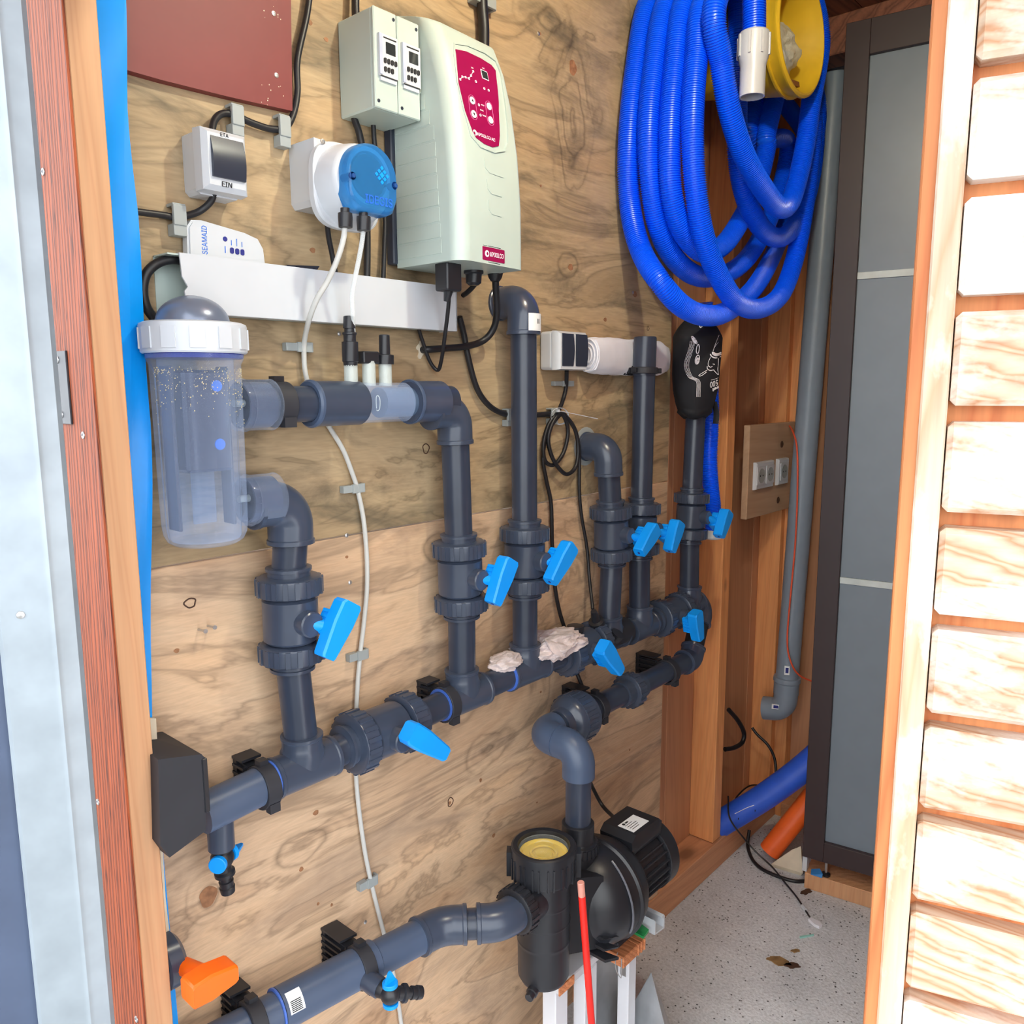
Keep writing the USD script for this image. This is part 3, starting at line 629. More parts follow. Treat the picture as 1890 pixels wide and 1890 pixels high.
# riser 3 with the bar-code elbow into the wall
e3 = at(966, 556, PY)
t = run('riser_pipe', 'tall dark riser with a bar-code label on its elbow into the plywood', e3)
m, ea, eb = elbow(e3, (0, 1, 0), -l3, r=.031, bend=.030, leg=.030); obj('elbow', m, MT['pvc_shiny'], t)
obj('pipe', pipe(eb+l3*.01, c3+l3*.066), MT['pvc'], t)
q = np.array([eb[0], PY, eb[2]])
lab = []
for (a0, a1, z0, z1, mt) in [(-2.15, -.35, .004, .036, 'sticker')]:
    aa = np.linspace(a0, a1, 12); rr = .0332; vv = []
    for a in aa: vv += [q+[rr*math.cos(a), rr*math.sin(a), z0], q+[rr*math.cos(a), rr*math.sin(a), z1]]
    ff = []
    for i in range(11): ff += [(2*i, 2*i+2, 2*i+3), (2*i, 2*i+3, 2*i+1)]
    lb = obj('barcode_label', (np.array(vv), np.array(ff)), MT[mt], t, label='white bar-code label'); ms = []
    for a in np.linspace(-.95, -.5, 8):
        w = .015+.02*(int(a*100) % 3)/2; z = z0+.012
        ms.append(hull([q+[r_*math.cos(a+k), r_*math.sin(a+k), zz] for r_ in (.0330, .0336) for k in (0, w) for zz in (z, z1-.003)]))
    for a in (-1.55, -1.42): ms.append(hull([q+[r_*math.cos(a+k), r_*math.sin(a+k), zz] for r_ in (.0330, .0336) for k in (0, .04) for zz in (z0+.013, z1-.010)]))
    obj('print', join(*ms), MT['ink'], lb)
# manifold, right length
tD, tE = man(XR[3]-.008), man(XR[4]+.004)
t = run('manifold_pipe', 'right length of the dark manifold pipe with two close tees behind the sensor', tD)
obj('sensor_saddle', solid(cm2+DX*.085, DX, [(0, .028), (.002, .0325), (.085, .0325), (.087, .028)], 28), MT['black'], t)
obj('pipe', pipe(cm2+DX*.07, tD-DX*.04), MT['pvc'], t); obj('tee', tee(tD, DX, l4, half=.05), MT['pvc_fit'], t); obj('tee', tee(tE, DX, l5, half=.05), MT['pvc_fit'], t)
obj('riser', pipe(tD+l4*.03, c4-l4*.066), MT['pvc'], t); obj('riser', pipe(tE+l5*.03, c5-l5*.066), MT['pvc'], t)
obj('stub', pipe(tE+DX*.04, cm3-DX*.062), MT['pvc'], t)
# riser 4, 5
e4 = at(1122, 826, PY)
t = run('riser_pipe', 'short dark riser whose elbow enters a ragged hole in the plywood', e4)
m, ea, eb = elbow(e4, (0, 1, 0), -l4, r=.031, bend=.030, leg=.030); obj('elbow', m, MT['pvc_fit'], t); obj('pipe', pipe(eb+l4*.01, c4+l4*.064), MT['pvc'], t)
one('wall_hole_rim', lathe((e4[0], .0005, e4[2]), (0, -1, 0), [(0, .030), (.0, .044), (.0015, .042), (.002, .031)], 26), MT['grey_p'], 'pale chipped rim of the hole where the short riser enters the plywood', 'hole rim')
top5 = at(1191, 622, PY)
t = run('riser_pipe', 'open-topped dark riser standing in front of the white cloth roll', top5)
obj('pipe', hollow(c5+l5*.064, top5, R50, .003), MT['pvc'], t); obj('coupling', rod(at(1189, 690, PY)-l5*.004, top5-l5*.002, .0262, 28), MT['pvc'], t)
# riser 6 and the end of the manifold
tF = man(XR[5]+.006)
t = run('riser_pipe', 'dark riser at the end of the manifold reaching up into the black bag', tF)
obj('pipe', pipe(c6+l6*.062, c6+l6*.36), MT['pvc'], t)
t = run('end_elbow', 'dark tee and elbow ending the manifold, dropping to the lower pipe', tF)
obj('tee', tee(tF, DX, l6, half=.048), MT['pvc_shiny'], t); obj('riser', pipe(tF+l6*.03, c6-l6*.062), MT['pvc'], t)
eF = at(1296, 1108, PY); eF = np.array([tF[0]+.085, PY, tF[2]])
LA = np.array([at(1268, 1216, -.085)[0], -.085, .800])
dd = unit(LA+np.array([.02, 0, 0])-eF)
m, ea, eb = elbow(eF, (-1, 0, 0), dd, r=.0305, bend=.026, leg=.018); obj('elbow', m, MT['pvc_shiny'], t)
LE = LA+np.array([.02, 0, 0])
m, ea2, eb2 = elbow(LE, -dd, (-1, 0, 0), r=.0305, bend=.026, leg=.022); obj('elbow', m, MT['pvc_shiny'], t)
obj('pipe', pipe(eb-dd*.01, ea2+dd*.01, .026), MT['black'], t)

# ---- the lower line to the pump
LY, LZ = -.085, .800
def low(x): return np.array([x, LY, LZ+.006*(1.3-x)])
xU1, xU2 = at(1163, 1281, LY)[0], at(1058, 1322, LY)[0]
PO = np.array([1.222, -.18, .0])             # pump outlet axis
t = run('pump_pipe', 'dark lower pipe running back from the pump below the manifold', low(xU2))
obj('pipe', pipe(low(xU2+.05), eb2+np.array([.01, 0, 0]), .025), MT['pvc'], t)
t = thing('pipe_union', 'small ribbed union on the lower pipe, right of the big one', 'union', low(xU1))
obj('union_nut', nut(low(xU1), DX, .040, .030, 16), MT['pvc_fit'], t); obj('union_end', solid(low(xU1-.042), DX, [(0, .030), (.084, .030)], 28), MT['pvc_fit'], t)
t = thing('pipe_union', 'big ribbed union on the lower pipe next to the double elbow', 'union', low(xU2))
obj('union_nut', nut(low(xU2+.005), DX, .0535, .040, 20), MT['pvc_fit'], t)
obj('union_end', solid(low(xU2-.052), DX, [(0, .031), (.006, .034), (.018, .0345), (.026, .045), (.036, .052), (.05, .052), (.06, .053), (.083, .053), (.088, .050), (.095, .032)], 34), MT['pvc_fit'], t)
E1 = low(1.222); E1 = np.array([PO[0]-.002, LY, low(1.222)[2]])
t = run('pump_elbows', 'pair of smooth dark elbows and a short pipe dropping into the pump', E1)
E2 = np.array([PO[0], PO[1], E1[2]-.002])
m, ea, eb = elbow(E1, (1, 0, 0), (0, -1, 0), r=.0325, bend=.033, leg=.014, rim=False); obj('elbow', m, MT['drain'], t)
m, ea3, eb3 = elbow(E2, (0, 1, 0), (0, 0, -1), r=.0325, bend=.033, leg=.026, rim=False); obj('elbow', m, MT['drain'], t)
obj('pipe', pipe(eb3+DZ*.01, np.array([PO[0], PO[1], .63]), .0255), MT['pvc'], t)
obj('stub', pipe(E1+DX*.05, low(xU2-.03), .0262), MT['pvc'], t)

# ---- the bottom line into the pump strainer
B0, B1 = np.array([.40, -.045, .561]), np.array([.862, -.104, .557]); bd = unit(B1-B0)
S0 = np.array([.905, -.112, .556]); S1 = np.array([.985, -.190, .556]); IN = np.array([1.055, -.185, .556])
t = run('suction_pipe', 'dark bottom pipe with two shallow bends running into the pump strainer', B1)
obj('pipe', pipe(B0, S0-bd*.01, .029), MT['drain'], t)
d1 = unit(S1-S0); d2 = unit(IN-S1)
m, ea, eb = elbow(S0, -bd, d1, r=.0325, bend=.07, leg=.022); obj('elbow', m, MT['pvc_fit'], t)
m, ec, ed = elbow(S1, -d1, d2, r=.0325, bend=.06, leg=.018); obj('elbow', m, MT['pvc_fit'], t)
obj('pipe', pipe(S0, S1, .0262), MT['pvc'], t); obj('pipe', pipe(S1, IN, .027), MT['pvc'], t)
q = B0+bd*((at(520, 1872, -.08)[0]-B0[0])/bd[0])
obj('sleeve', solid(q, bd, [(0, .030), (.001, .0325), (.17, .0325), (.172, .030)], 30), MT['drain'], t)
obj('glue_ring', glue_ring(q-bd*.002, bd, .0296), MT['glue'], t)
lb = []
for a in np.linspace(.35, 1.35, 7):
    for s in (.006, .030): lb.append(q+bd*s+(.0329)*(math.cos(a)*DZ+math.sin(a)*np.cross(bd, DZ)))
l = obj('barcode_label', (np.array(lb), np.array([f for i in range(6) for f in ((2*i, 2*i+1, 2*i+3), (2*i, 2*i+3, 2*i+2))])), MT['sticker'], t, label='white bar-code label')
ms = [hull([q+bd*s+r_*(math.cos(a+k)*DZ+math.sin(a+k)*np.cross(bd, DZ)) for s in (.009, .026) for r_ in (.0327, .0333) for k in (0, .035)]) for a in np.linspace(.8, 1.25, 7)]
obj('print', join(*ms), MT['ink'], l)
obj('drain_socket', rod(q+bd*.13, q+bd*.13+np.array([.012, -.055, -.010]), .0165, 20), MT['pvc_fit'], t)

# ---- clamps
def mclamp(label, px, py, w=.014): x = at(px, py, PY)[0]; clamp(label, man(x), DX, (0, 1, 0), -PY, .0275, strap=w)
mclamp('black pipe clamp holding the left end of the manifold beside the black box', 487, 1450)
mclamp('black pipe clamp on the manifold left of the second riser', 822, 1300)
x = at(1100, 1305, LY)[0]; clamp('black pipe clamp on the lower pipe behind the big union', low(x), DX, (0, 1, 0), -LY, .0265)
x = at(1232, 1243, LY)[0]; clamp('black pipe clamp on the lower pipe near its far elbow', low(x), DX, (0, 1, 0), -LY, .0265)
for px, lb in ((665, 'black pipe clamp on the bottom pipe next to the bar-code sleeve'), (480, 'black pipe clamp on the bottom pipe at the lower edge of the picture')):
    x = at(px, 1800 if px > 600 else 1890, -.085)[0]; p = B0+bd*((x-B0[0])/bd[0]); clamp(lb, p, bd, (0, 1, 0), -p[1], .0305)
p = at(1188.5, 684, PY); clamp('black pipe clamp near the top of the open riser under the white cloth roll', p, l5, (0, 1, 0), -PY, .0262, strap=.009)

# ---- small drain cocks
def cock(label, p, d, out, k1, k2):
    """black mini valve: body along d from p, outlet barb along out, blue knob(s)"""
    p, d, out = np.array(p, float), unit(d), unit(out)
    t = thing('drain_cock', label, 'drain cock', p)
    c = p+d*.020
    obj('body', join(solid(p-d*.004, d, [(0, .013), (.006, .0145), (.012, .013), (.020, .0125)], 20), trimesh.creation.icosphere(2, .0165).apply_translation(c)), MT['black'], t)
    obj('spout', solid(c, out, [(0, .011), (.020, .011), (.022, .0145), (.027, .0145), (.029, .0085), (.036, .0085), (.037, .0105), (.046, .0095), (.047, .011), (.056, .010), (.0565, .006)], 20), MT['black'], t)
    for kd, kind in ((k1, 'disc'), (k2, 'fin')):
        kd = unit(kd)
        obj('knob', solid(c+kd*.014, kd, [(0, .0125), (.006, .0125), (.007, .0115)], 22), MT['handle'], t)
        if kind == 'fin':
            u, w, _ = frame(kd); b = c+kd*.020
            obj('lever', hull([b+u*x*.011+w*y*.0022 for x in (-1, 1) for y in (-1, 1)]+[b+kd*.019+u*x*.002+w*y*.0018 for x in (-1, 1) for y in (-1, 1)]), MT['handle'], t)
    return t
cock('black drain cock with blue knobs hanging under the left end of the manifold', dc+np.array([0, 0, -.058]), (0, 0, -1), (.1, 0, -1), (-.75, -.65, 0), (.9, .25, 0))
sq = q+bd*.13+np.array([.012, -.055, -.010])
cock('black drain cock with blue butterfly knob on the bottom pipe', sq, (.25, -1, -.15), (.95, -.35, -.35), (0, 0, -1), (0, 0, 1))
# ================================================================== devices on the plywood
def facexz(o_y, mesh2): return mesh2
WU, WW = np.array([1., 0, 0]), np.array([0, 0, 1.])          # u x w = -y, out of the wall
def wprism(px_poly, y, h0, h1): return prism([(at(a, b, y)[0], at(a, b, y)[2]) for a, b in px_poly], (0, y, 0), WU, WW, h0, h1)
def xz(px, py, y): p = at(px, py, y); return p[0], p[2]
def wrect(x0, x1, z0, z1, y, h0, h1, r=0): return prism(rounded(x0, x1, z0, z1, r) if r else sbox(x0, z0, x1, z1), (0, y, 0), WU, WW, h0, h1)
def wscrew(x, z, y, r=.0035): return solid((x, y, z), (0, -1, 0), [(0, r), (.0008, r*.95), (.0010, r*.5), (.0004, r*.4)], 14)

# red board nailed across the top left corner
rp = [(150, -60), (536, -60), (540, 205), (420, 178), (300, 148), (237, 130), (150, 108)]
rb = thing('painted_board', 'dark red painted board fixed across the top left corner of the plywood', 'board', at(400, 100, 0))
obj('board', on_wall(rp, -.014, .0), MT['red'], rb)
for x, y in [(505, 25), (510, 139)]:
    p = at(x, y, -.014); obj('screw', wscrew(p[0], p[2], -.014), MT['steel'], rb)
for i in range(16):
    a = random.random(); x, y = (random.uniform(480, 536), random.uniform(10, 45)) if a < .4 else (random.uniform(480, 525), random.uniform(155, 195))
    p = at(x, y, -.014); s = random.uniform(.0006, .0018)
    obj('paint_chip', prism([(0, 0), (s, s*.3), (s*.8, s*1.4), (-s*.3, s)], (p[0], -.0139, p[2]), WU, WW, 0, .0003), MT['cream'], rb)

# ---- cable clips
def cclip(px, py, mat, label, w=.020, h=.020, dep=.016, group=None, vert=False):
    p = at(px, py, -.008); x, z = p[0], p[2]; t = thing('cable_clip', label, 'cable clip', (x, 0, z), group)
    obj('bridge', rbox(x-w*.5, x+w*.5, -dep, -dep+.006, z-h*.5, z+h*.5, .0012), MT[mat], t)
    if vert:
        obj('foot', rbox(x-w*1.25, x-w*.45, -dep+.002, -.0005, z-h*.40, z+h*.40, .001), MT[mat], t); obj('foot', rbox(x+w*.45, x+w*.6, -dep+.002, -.0005, z-h*.5, z+h*.5, .001), MT[mat], t)
    else:
        obj('foot', rbox(x-w*.5, x+w*.5, -dep+.002, -.0005, z+h*.42, z+h*.58, .001), MT[mat], t); obj('foot', rbox(x-w*.5, x+w*.5, -dep+.002, -.0005, z-h*1.0, z-h*.42, .001), MT[mat], t)
cclip(432, 216, 'grey_p', 'grey cable clip directly above the single switch, left of its neighbour', .018, .026, .020)
cclip(519, 236, 'grey_p', 'grey cable clip at the lower right corner of the red board', .018, .028, .020)
cclip(325, 399, 'grey_p', 'grey cable clip below the single switch, by the blue sheet', .018, .026, .020)
cclip(560, 641, 'grey_p', 'grey clip on the white tube just below the trunking', .026, .015, .014, vert=True)
cclip(659, 901, 'grey_p', 'grey clip on the white tube at the height of the second riser', .024, .015, .014, vert=True)
cclip(667, 1208, 'grey_p', 'grey clip on the white tube just above the manifold', .022, .017, .014, vert=True)
cclip(685, 1626, 'grey_p', 'grey clip on the white tube low down between manifold and bottom pipe', .022, .018, .014, vert=True)
cclip(895, 8, 'grey_p', 'pale cable clip above the white chlorinator at the top edge', .030, .018, .022, vert=True)
cclip(1046, 708, 'grey_p', 'white cable clip right under the double switch', .036, .012, .014, vert=True)
cclip(938, 766, 'grey_p', 'pale cable clip left of the tall riser', .020, .022, .018)
cclip(1018, 764, 'grey_p', 'pale cable clip right of the tall riser beside the hanging cable loop', .020, .022, .020)

# ---- cables (each a wire of its own)
def cable(label, pts, r=.0045, mat='rubber', name='cable', cat='cable', per=7):
    P = spline([at(a, b, y) for a, b, y in pts], per); return one(name, sweep(P, r, 10), MT[mat], label, cat, smooth=60)
cable('black cable running down beside the red board to the single switch', [(574, -30, -.012), (566, 30, -.012), (549, 110, -.012), (549, 170, -.012), (541, 212, -.012), (526, 236, -.011), (500, 238, -.011), (470, 229, -.011), (445, 218, -.011), (430, 211, -.011), (410, 210, -.012), (396, 222, -.018), (391, 246, -.026), (392, 275, -.028)], .0048)
cable('black cable leaving the single switch and passing behind the blue sheet', [(396, 352, -.03), (389, 372, -.022), (368, 390, -.013), (340, 399, -.011), (323, 401, -.011), (300, 397, -.011), (262, 392, -.012), (215, 386, -.012)], .0045)
cable('thick black cable bending out of the left end of the trunking', [(345, 482, -.022), (315, 479, -.022), (289, 487, -.02), (270, 506, -.018), (264, 535, -.016), (270, 566, -.014), (286, 590, -.012)], .0062)
cable('thick black cable entering the timer box from above', [(657, -40, -.02), (656, 10, -.02), (658, 60, -.025)], .0062)
cable('black cable coming out under the timer box and vanishing behind the dosing pump', [(650, 200, -.02), (655, 222, -.016), (664, 250, -.013), (672, 300, -.012), (677, 400, -.012), (678, 460, -.014), (677, 520, -.016)], .0055)
cable('thin black cable running from the timer box past the chlorinator to the trunking', [(687, 205, -.02), (689, 230, -.014), (692, 270, -.012), (703, 320, -.011), (710, 400, -.011), (709, 460, -.012), (707, 520, -.014)], .0040)
cable('black conduit coming down into the top of the chlorinator', [(889, -40, -.016), (890, 10, -.016), (893, 50, -.016), (893, 110, -.02)], .0098)
cable('thin black mains lead hanging in a loop below the chlorinator', [(829, 520, -.10), (828, 560, -.085), (822, 613, -.06), (814, 668, -.03), (807, 683, -.018), (793, 666, -.012), (778, 624, -.012), (768, 590, -.016)], .0034)
cable('black lead from the chlorinator gland into the trunking end', [(879, 500, -.09), (881, 515, -.08), (874, 528, -.065), (862, 540, -.045), (855, 545, -.03)], .0045)
cable('thick black cable swinging from the chlorinator to a hole in the plywood', [(913, 495, -.09), (915, 530, -.075), (917, 575, -.055), (911, 606, -.04), (893, 628, -.028), (862, 639, -.02), (820, 643, -.015), (790, 645, -.012), (776, 646, .004)], .0062)
cable('thick black cable leaving the trunking and running behind the tall riser', [(848, 585, -.02), (856, 616, -.014), (866, 668, -.012), (880, 716, -.011), (898, 744, -.011), (920, 760, -.011), (945, 766, -.010), (985, 766, -.010), (1013, 764, -.011), (1030, 762, -.014)], .0056)
cable('black cable from the double switch running in a tied loop down to the manifold', [(1046, 684, -.03), (1045, 712, -.012), (1040, 735, -.012), (1031, 757, -.02), (1012, 785, -.016), (1003, 820, -.014), (1006, 850, -.013), (1022, 858, -.014), (1040, 835, -.016), (1048, 800, -.018), (1044, 775, -.02), (1033, 764, -.024), (1018, 785, -.022), (1012, 815, -.02), (1022, 850, -.02), (1044, 875, -.018), (1062, 862, -.017), (1067, 830, -.016), (1062, 795, -.016), (1046, 770, -.02), (1034, 765, -.022), (1010, 800, -.012), (1002, 845, -.011), (1008, 885, -.011), (1017, 930, -.011), (1019, 1000, -.011), (1024, 1080, -.012), (1033, 1130, -.014), (1046, 1172, -.02), (1056, 1215, -.014), (1066, 1245, -.012), (1080, 1280, -.04)], .0044)
cable('black sensor lead hanging from the tied loop to the probe on the manifold', [(1040, 768, -.018), (1060, 790, -.014), (1069, 830, -.013), (1069, 900, -.012), (1073, 950, -.012), (1083, 1010, -.014), (1088, 1070, -.025), (1094, 1124, -.055)], .0038)
zt = thing('cable_tie', 'white cable tie round the hanging cable loop with its tail sticking out', 'cable tie', at(1033, 763, -.02))
obj('loop', sweep(spline([at(1033+16*math.cos(a), 768+15*math.sin(a), -.022+.010*math.sin(a)) for a in np.linspace(0, 2*math.pi, 12, endpoint=False)], 4, True), .0016, 6, flat=(1, .5)), MT['white'], zt)
obj('tail', sweep(spline([at(1030, 758, -.03), at(1060, 764, -.05), at(1103, 773, -.075)], 6), .0016, 6, flat=(1, .45)), MT['white'], zt)
obj('head', rbox(*(lambda p: (p[0]-.003, p[0]+.003, p[1]-.003, p[1]+.003, p[2]-.003, p[2]+.003))(at(1030, 758, -.03)), .0008), MT['white'], zt)
hr = at(777, 646, 0); one('drilled_hole', prism(Polygon([(math.cos(a)*(.0095+.004*math.sin(5*a)), math.sin(a)*(.013+.005*math.cos(3*a))) for a in np.linspace(0, 6.28, 22)]), (hr[0], 0, hr[2]), WU, WW, 0, .0012), MT['cream'], 'splintered pale hole in the plywood where the thick cable ends', 'hole')

# ---- single switch
sw = thing('wall_switch', 'grey-white surface switch with large dark rocker and EIN handwritten below it', 'switch', (.60, 0, 1.795))
x0, x1, z0, z1 = .570, .634, 1.756, 1.836
obj('back_box', hull([(x, y, z) for x, z in ((x0, z0+.006), (x0, z1-.004), (x0+.006, z0), (x1-.006, z0), (x1, z0+.006), (x1, z1-.006), (x1-.006, z1), (x0+.006, z1)) for y in (0, -.030)]), MT['white'], sw)
front = []
for y, e in ((-.0302, .001), (-.048, .0), (-.055, -.006)):
    for x, z in ((x0-e, z0-e+.003), (x0-e, z1+e), (x1+e, z0-e+.003), (x1+e, z1+e)): front.append((x, y, z))
obj('cover', hull(front), MT['white'], sw)
rk = obj('rocker', (lambda P: prism(P, (x0+.010, 0, 0), (0, -1, 0), (0, 0, 1), -.047, 0))([(.050, z0+.019)]+[(.0575+.004*math.sin(k/10*math.pi)-.0035*k/10+.001, z0+.019+(z1-.010-z0-.019)*k/10) for k in range(11)]+[(.050, z1-.010)]), MT['anthracite'], sw)
obj('handwriting', text('EIN', .0065, (x0+.022, -.0552, z0+.0085), (1, 0, 0), (0, -.12, 1)), MT['ink'], sw, smooth=False)
obj('handwriting', text('ETA', .0045, (x0+.024, -.0552, z1-.0085), (1, 0, 0), (0, 0, 1)), MT['ink'], sw, smooth=False)

# ---- double switch
ds = thing('wall_switch', 'white surface double switch with two dark rockers beside the tall riser', 'switch', (1.365, 0, 1.575))
x0, x1, z0, z1 = 1.318, 1.418, 1.537, 1.615
obj('back_box', rbox(x0, x1, -.034, 0, z0, z1, .007), MT['white'], ds)
obj('cover', hull([(x, y, z) for y, e in ((-.034, .0005), (-.044, 0), (-.052, -.006)) for x in (x0-e, x1+e) for z in (z0-e*.3, z1+e)]), MT['white'], ds)
for a, b in ((x0+.010, x0+.047), (x0+.056, x1-.006)):
    obj('rocker', (lambda P: prism(P, (a, 0, 0), (0, -1, 0), (0, 0, 1), -(b-a), 0))([(.046, z0+.008)]+[(.0535+.003*math.sin(k/8*math.pi), z0+.008+(z1-.005-z0-.008)*k/8) for k in range(9)]+[(.046, z1-.005)]), MT['anthracite'], ds)

# ---- timer box
TY = -.085
tb = thing('timer_box', 'white double housing with two digital time switches at the top left of the chlorinator', 'timer box', (.875, 0, 1.98))
x0, x1, z0, z1 = .832, .922, 1.914, 2.054
obj('housing', bx(x0, x1, TY+.006, 0, z0, z1, .0025), MT['whitew'], tb)
xm = (x0+x1)/2
for k, (a, b, pl, pbn) in enumerate(((x0, xm-.0006, (690, 81), (722, 146)), (xm+.0006, x1, (731, 96), (760, 162)))):
    f = obj('cover', bx(a, b, TY, TY+.006, z0, z1, .0015), MT['whitew'], tb)
    for sx, sz in ((b-.006, z1-.009), (a+.006, z0+.010)): obj('screw', wscrew(sx, sz, TY, .0026), MT['anthracite'], f)
    cz = (z0+z1)/2+.004; ta, tb_ = a+.006, b-.002
    ins = obj('time_switch', wrect(ta, tb_, cz-.029, cz+.030, TY, 0, .004, .0012), MT['white'], tb)
    W = tb_-ta
    obj('frame', wrect(ta, ta+W*.16, cz-.027, cz+.029, TY, .004, .0052), plain('lavender%d' % k, S(176, 184, 206), .4), ins)
    obj('screen', wrect(ta+W*.36, ta+W*.86, cz+.004, cz+.020, TY, .004, .0046), MT['lcd'], ins, label='dark LCD screen')
    obj('header_line', wrect(ta+W*.24, ta+W*.92, cz+.0245, cz+.0262, TY, .004, .0045), MT['ink'], ins)
    for r_ in range(2):
        for c_ in range(4 if r_ == 0 else 3):
            bxn, bz = ta+W*(.30+.185*c_), cz-.006-.012*r_
            obj('button', prism(rounded(bxn-W*.066, bxn+W*.066, bz-.0040, bz+.0030, .0016), (0, TY, 0), WU, WW, .004, .0056), MT['ink'], ins)
    obj('foot_slot', wrect(ta+W*.05, tb_-W*.05, cz-.0295, cz-.0282, TY, .004, .0044), MT['ink'], ins)
    obj('foot', wrect(ta+W*.08, tb_-W*.06, cz-.035, cz-.0297, TY, 0, .003), MT['white'], ins)

# ---- chlorinator
HX0, HX1, HZ0 = .925, 1.085, 1.698
def hfront(z): return np.interp(z, [1.69, 1.80, 1.88, 1.96, 2.016, 2.06, 2.10], [.165, .164, .157, .143, .127, .106, .082])
def hy(x, z): s = (x-HX0)/(HX1-HX0); return -(hfront(z)-.008*s)
def heater_section(z):
    d = hfront(z); rl, rr = .024, .010; out = [(HX0, .018)]
    for a in np.linspace(0, math.pi/2, 9): out.append((HX0+rl-rl*math.cos(a), d-rl+rl*math.sin(a)))
    dr = d-.008
    for a in np.linspace(0, math.pi/2, 5): out.append((HX1-rr+rr*math.sin(a), dr-rr+rr*math.cos(a)))
    out.append((HX1, .018)); return out
secs = []
for zz in np.r_[np.linspace(1.698, 1.86, 6), np.linspace(1.88, 2.03, 10), np.linspace(2.045, 2.088, 7)]:
    row = []
    for x, d in heater_section(zz): row.append((x, -d, min(zz, 2.092-.30*d*(d > 0))))
    secs.append(row)
sv = np.array(secs); m_, n_ = sv.shape[:2]; hv = sv.reshape(-1, 3); hf = []
for i in range(m_-1):
    for j in range(n_):
        k = (j+1) % n_; hf += [(i*n_+j, i*n_+k, (i+1)*n_+k), (i*n_+j, (i+1)*n_+k, (i+1)*n_+j)]
for j in range(1, n_-1): hf += [(0, j+1, j), ((m_-1)*n_, (m_-1)*n_+j, (m_-1)*n_+j+1)]
hm = trimesh.Trimesh(hv, np.array(hf), process=False); trimesh.repair.fix_normals(hm)
ch = thing('chlorinator', 'white wall-hung salt chlorinator with a raspberry red control panel', 'chlorinator', (1.0, 0, 1.88))
HB = obj('cover', hm, MT['whitew'], ch, smooth=32)
obj('back_plate', bx(HX0-.008, HX1-.004, -.019, -.001, HZ0+.006, 2.07, .002), MT['anthracite'], ch)
def onheat(mesh2, h):       # a flat (x, z) prism laid on the curved front
    v, f = V(mesh2); v = v.copy(); v[:, 1] = [hy(a, b)+y for a, y, b in v]; return v, f
def hpoly(px):
    out = []
    for a, b in px:
        y = -.14
        for _ in range(6): p = at(a, b, y); y = hy(p[0], p[2])
        out.append((p[0], p[2]))
    return out
def hprism(poly, h0, h1, L=.005):
    m = prism(poly, (0, 0, 0), WU, WW, h0, h1); return onheat(refine(m, L), 0)
rimo = Polygon(hpoly([(837, 80), (860, 83), (893, 97), (914, 112), (924, 136), (932, 190), (937, 240), (937, 266), (931, 279), (912, 282), (886, 272), (868, 252), (853, 200), (842, 150), (836, 100)])).buffer(.0005)
mag = Polygon(hpoly([(840, 92), (860, 96), (887, 109), (906, 121), (913, 130), (917, 165), (919, 205), (921, 250), (919, 269), (908, 271), (893, 265), (878, 254), (872, 243), (858, 205), (846, 155)]))
obj('panel_rim', hprism(rimo.difference(rimo.buffer(-.0022)), -.001, .0022, .01), MT['whitew'], ch, smooth=20)
pn = obj('control_panel', hprism(mag.buffer(.0008), -.002, .0014), MT['magenta'], ch, label='raspberry red control panel')
def hpt(px, py): return hpoly([(px, py)])[0]
def hrect(px0, py0, px1, py1, r=0):
    a, b = hpt(px0, py1), hpt(px1, py0); return rounded(a[0], b[0], a[1], b[1], r) if r else sbox(a[0], a[1], b[0], b[1])
def hcirc(px, py, r): x, z = hpt(px, py); return Point(x, z).buffer(r, quad_segs=6)
dx, dz = hpt(893, 139)
obj('display', hprism(sbox(dx-.0082, dz-.0075, dx+.0082, dz+.0075), .0012, .0020), MT['inkw'], pn); obj('display_glass', hprism(sbox(dx-.0068, dz-.006, dx+.0068, dz+.006), .002, .0025), MT['lcd'], pn)
for px, py, sg in ((870, 186, 1), (873, 211, -1)):
    x, z = hpt(px, py); obj('button', hprism(Point(x, z).buffer(.0058), .001, .0026), MT['inkw'], pn, label='white round arrow button')
    obj('arrow', hprism(Polygon([(x-.002, z-.0017*sg), (x+.002, z-.0017*sg), (x, z+.0026*sg)]), .0026, .0030), MT['ink'], pn)
for px, py in ((901, 197), (904, 222)):
    x, z = hpt(px, py); obj('button', hprism(Point(x, z).buffer(.0056), .001, .0026), MT['inkw'], pn, label='white round button')
for a, b in (((870, 186), (873, 211)), ((901, 197), (904, 222))):
    l = LineString([hpt(*a), hpt(*b)]); obj('button_outline', hprism(l.buffer(.0086).difference(l.buffer(.0080)), .0012, .0019, .006), plain('pinkline' if a[0] < 880 else 'pinkline2', S(224, 120, 170), .5), pn)
leds = [(848, 147), (852, 142), (858, 143), (864, 145.5), (868, 140), (872, 132)]
pts = [hpt(*q) for q in leds]; obj('level_curve', hprism(LineString(pts).buffer(.0004), .0012, .0019, .004), MT['inkw'], pn)
obj('indicator_ring', hprism(unary_union([Point(q).buffer(.0020).difference(Point(q).buffer(.0011)) for q in pts]+[hcirc(x, y, .0022).difference(hcirc(x, y, .0012)) for x, y in ((877, 151), (892.5, 164), (900.5, 167), (882.5, 194), (885.5, 213))]), .0012, .0020, .003), MT['inkw'], pn)
def htext(t, h, px, py, width=None, off=.001, bold=False):
    x, z = hpt(px, py); v, f = V(text(t, h, (x, 0, z), WU, WW, .0006, bold, width)); v = v.copy(); v[:, 1] += [hy(a, b) for a, b in v[:, [0, 2]]]; v[:, 1] -= off; return v, f
wt = abs(hpt(911, 255)[0]-hpt(878, 244)[0])
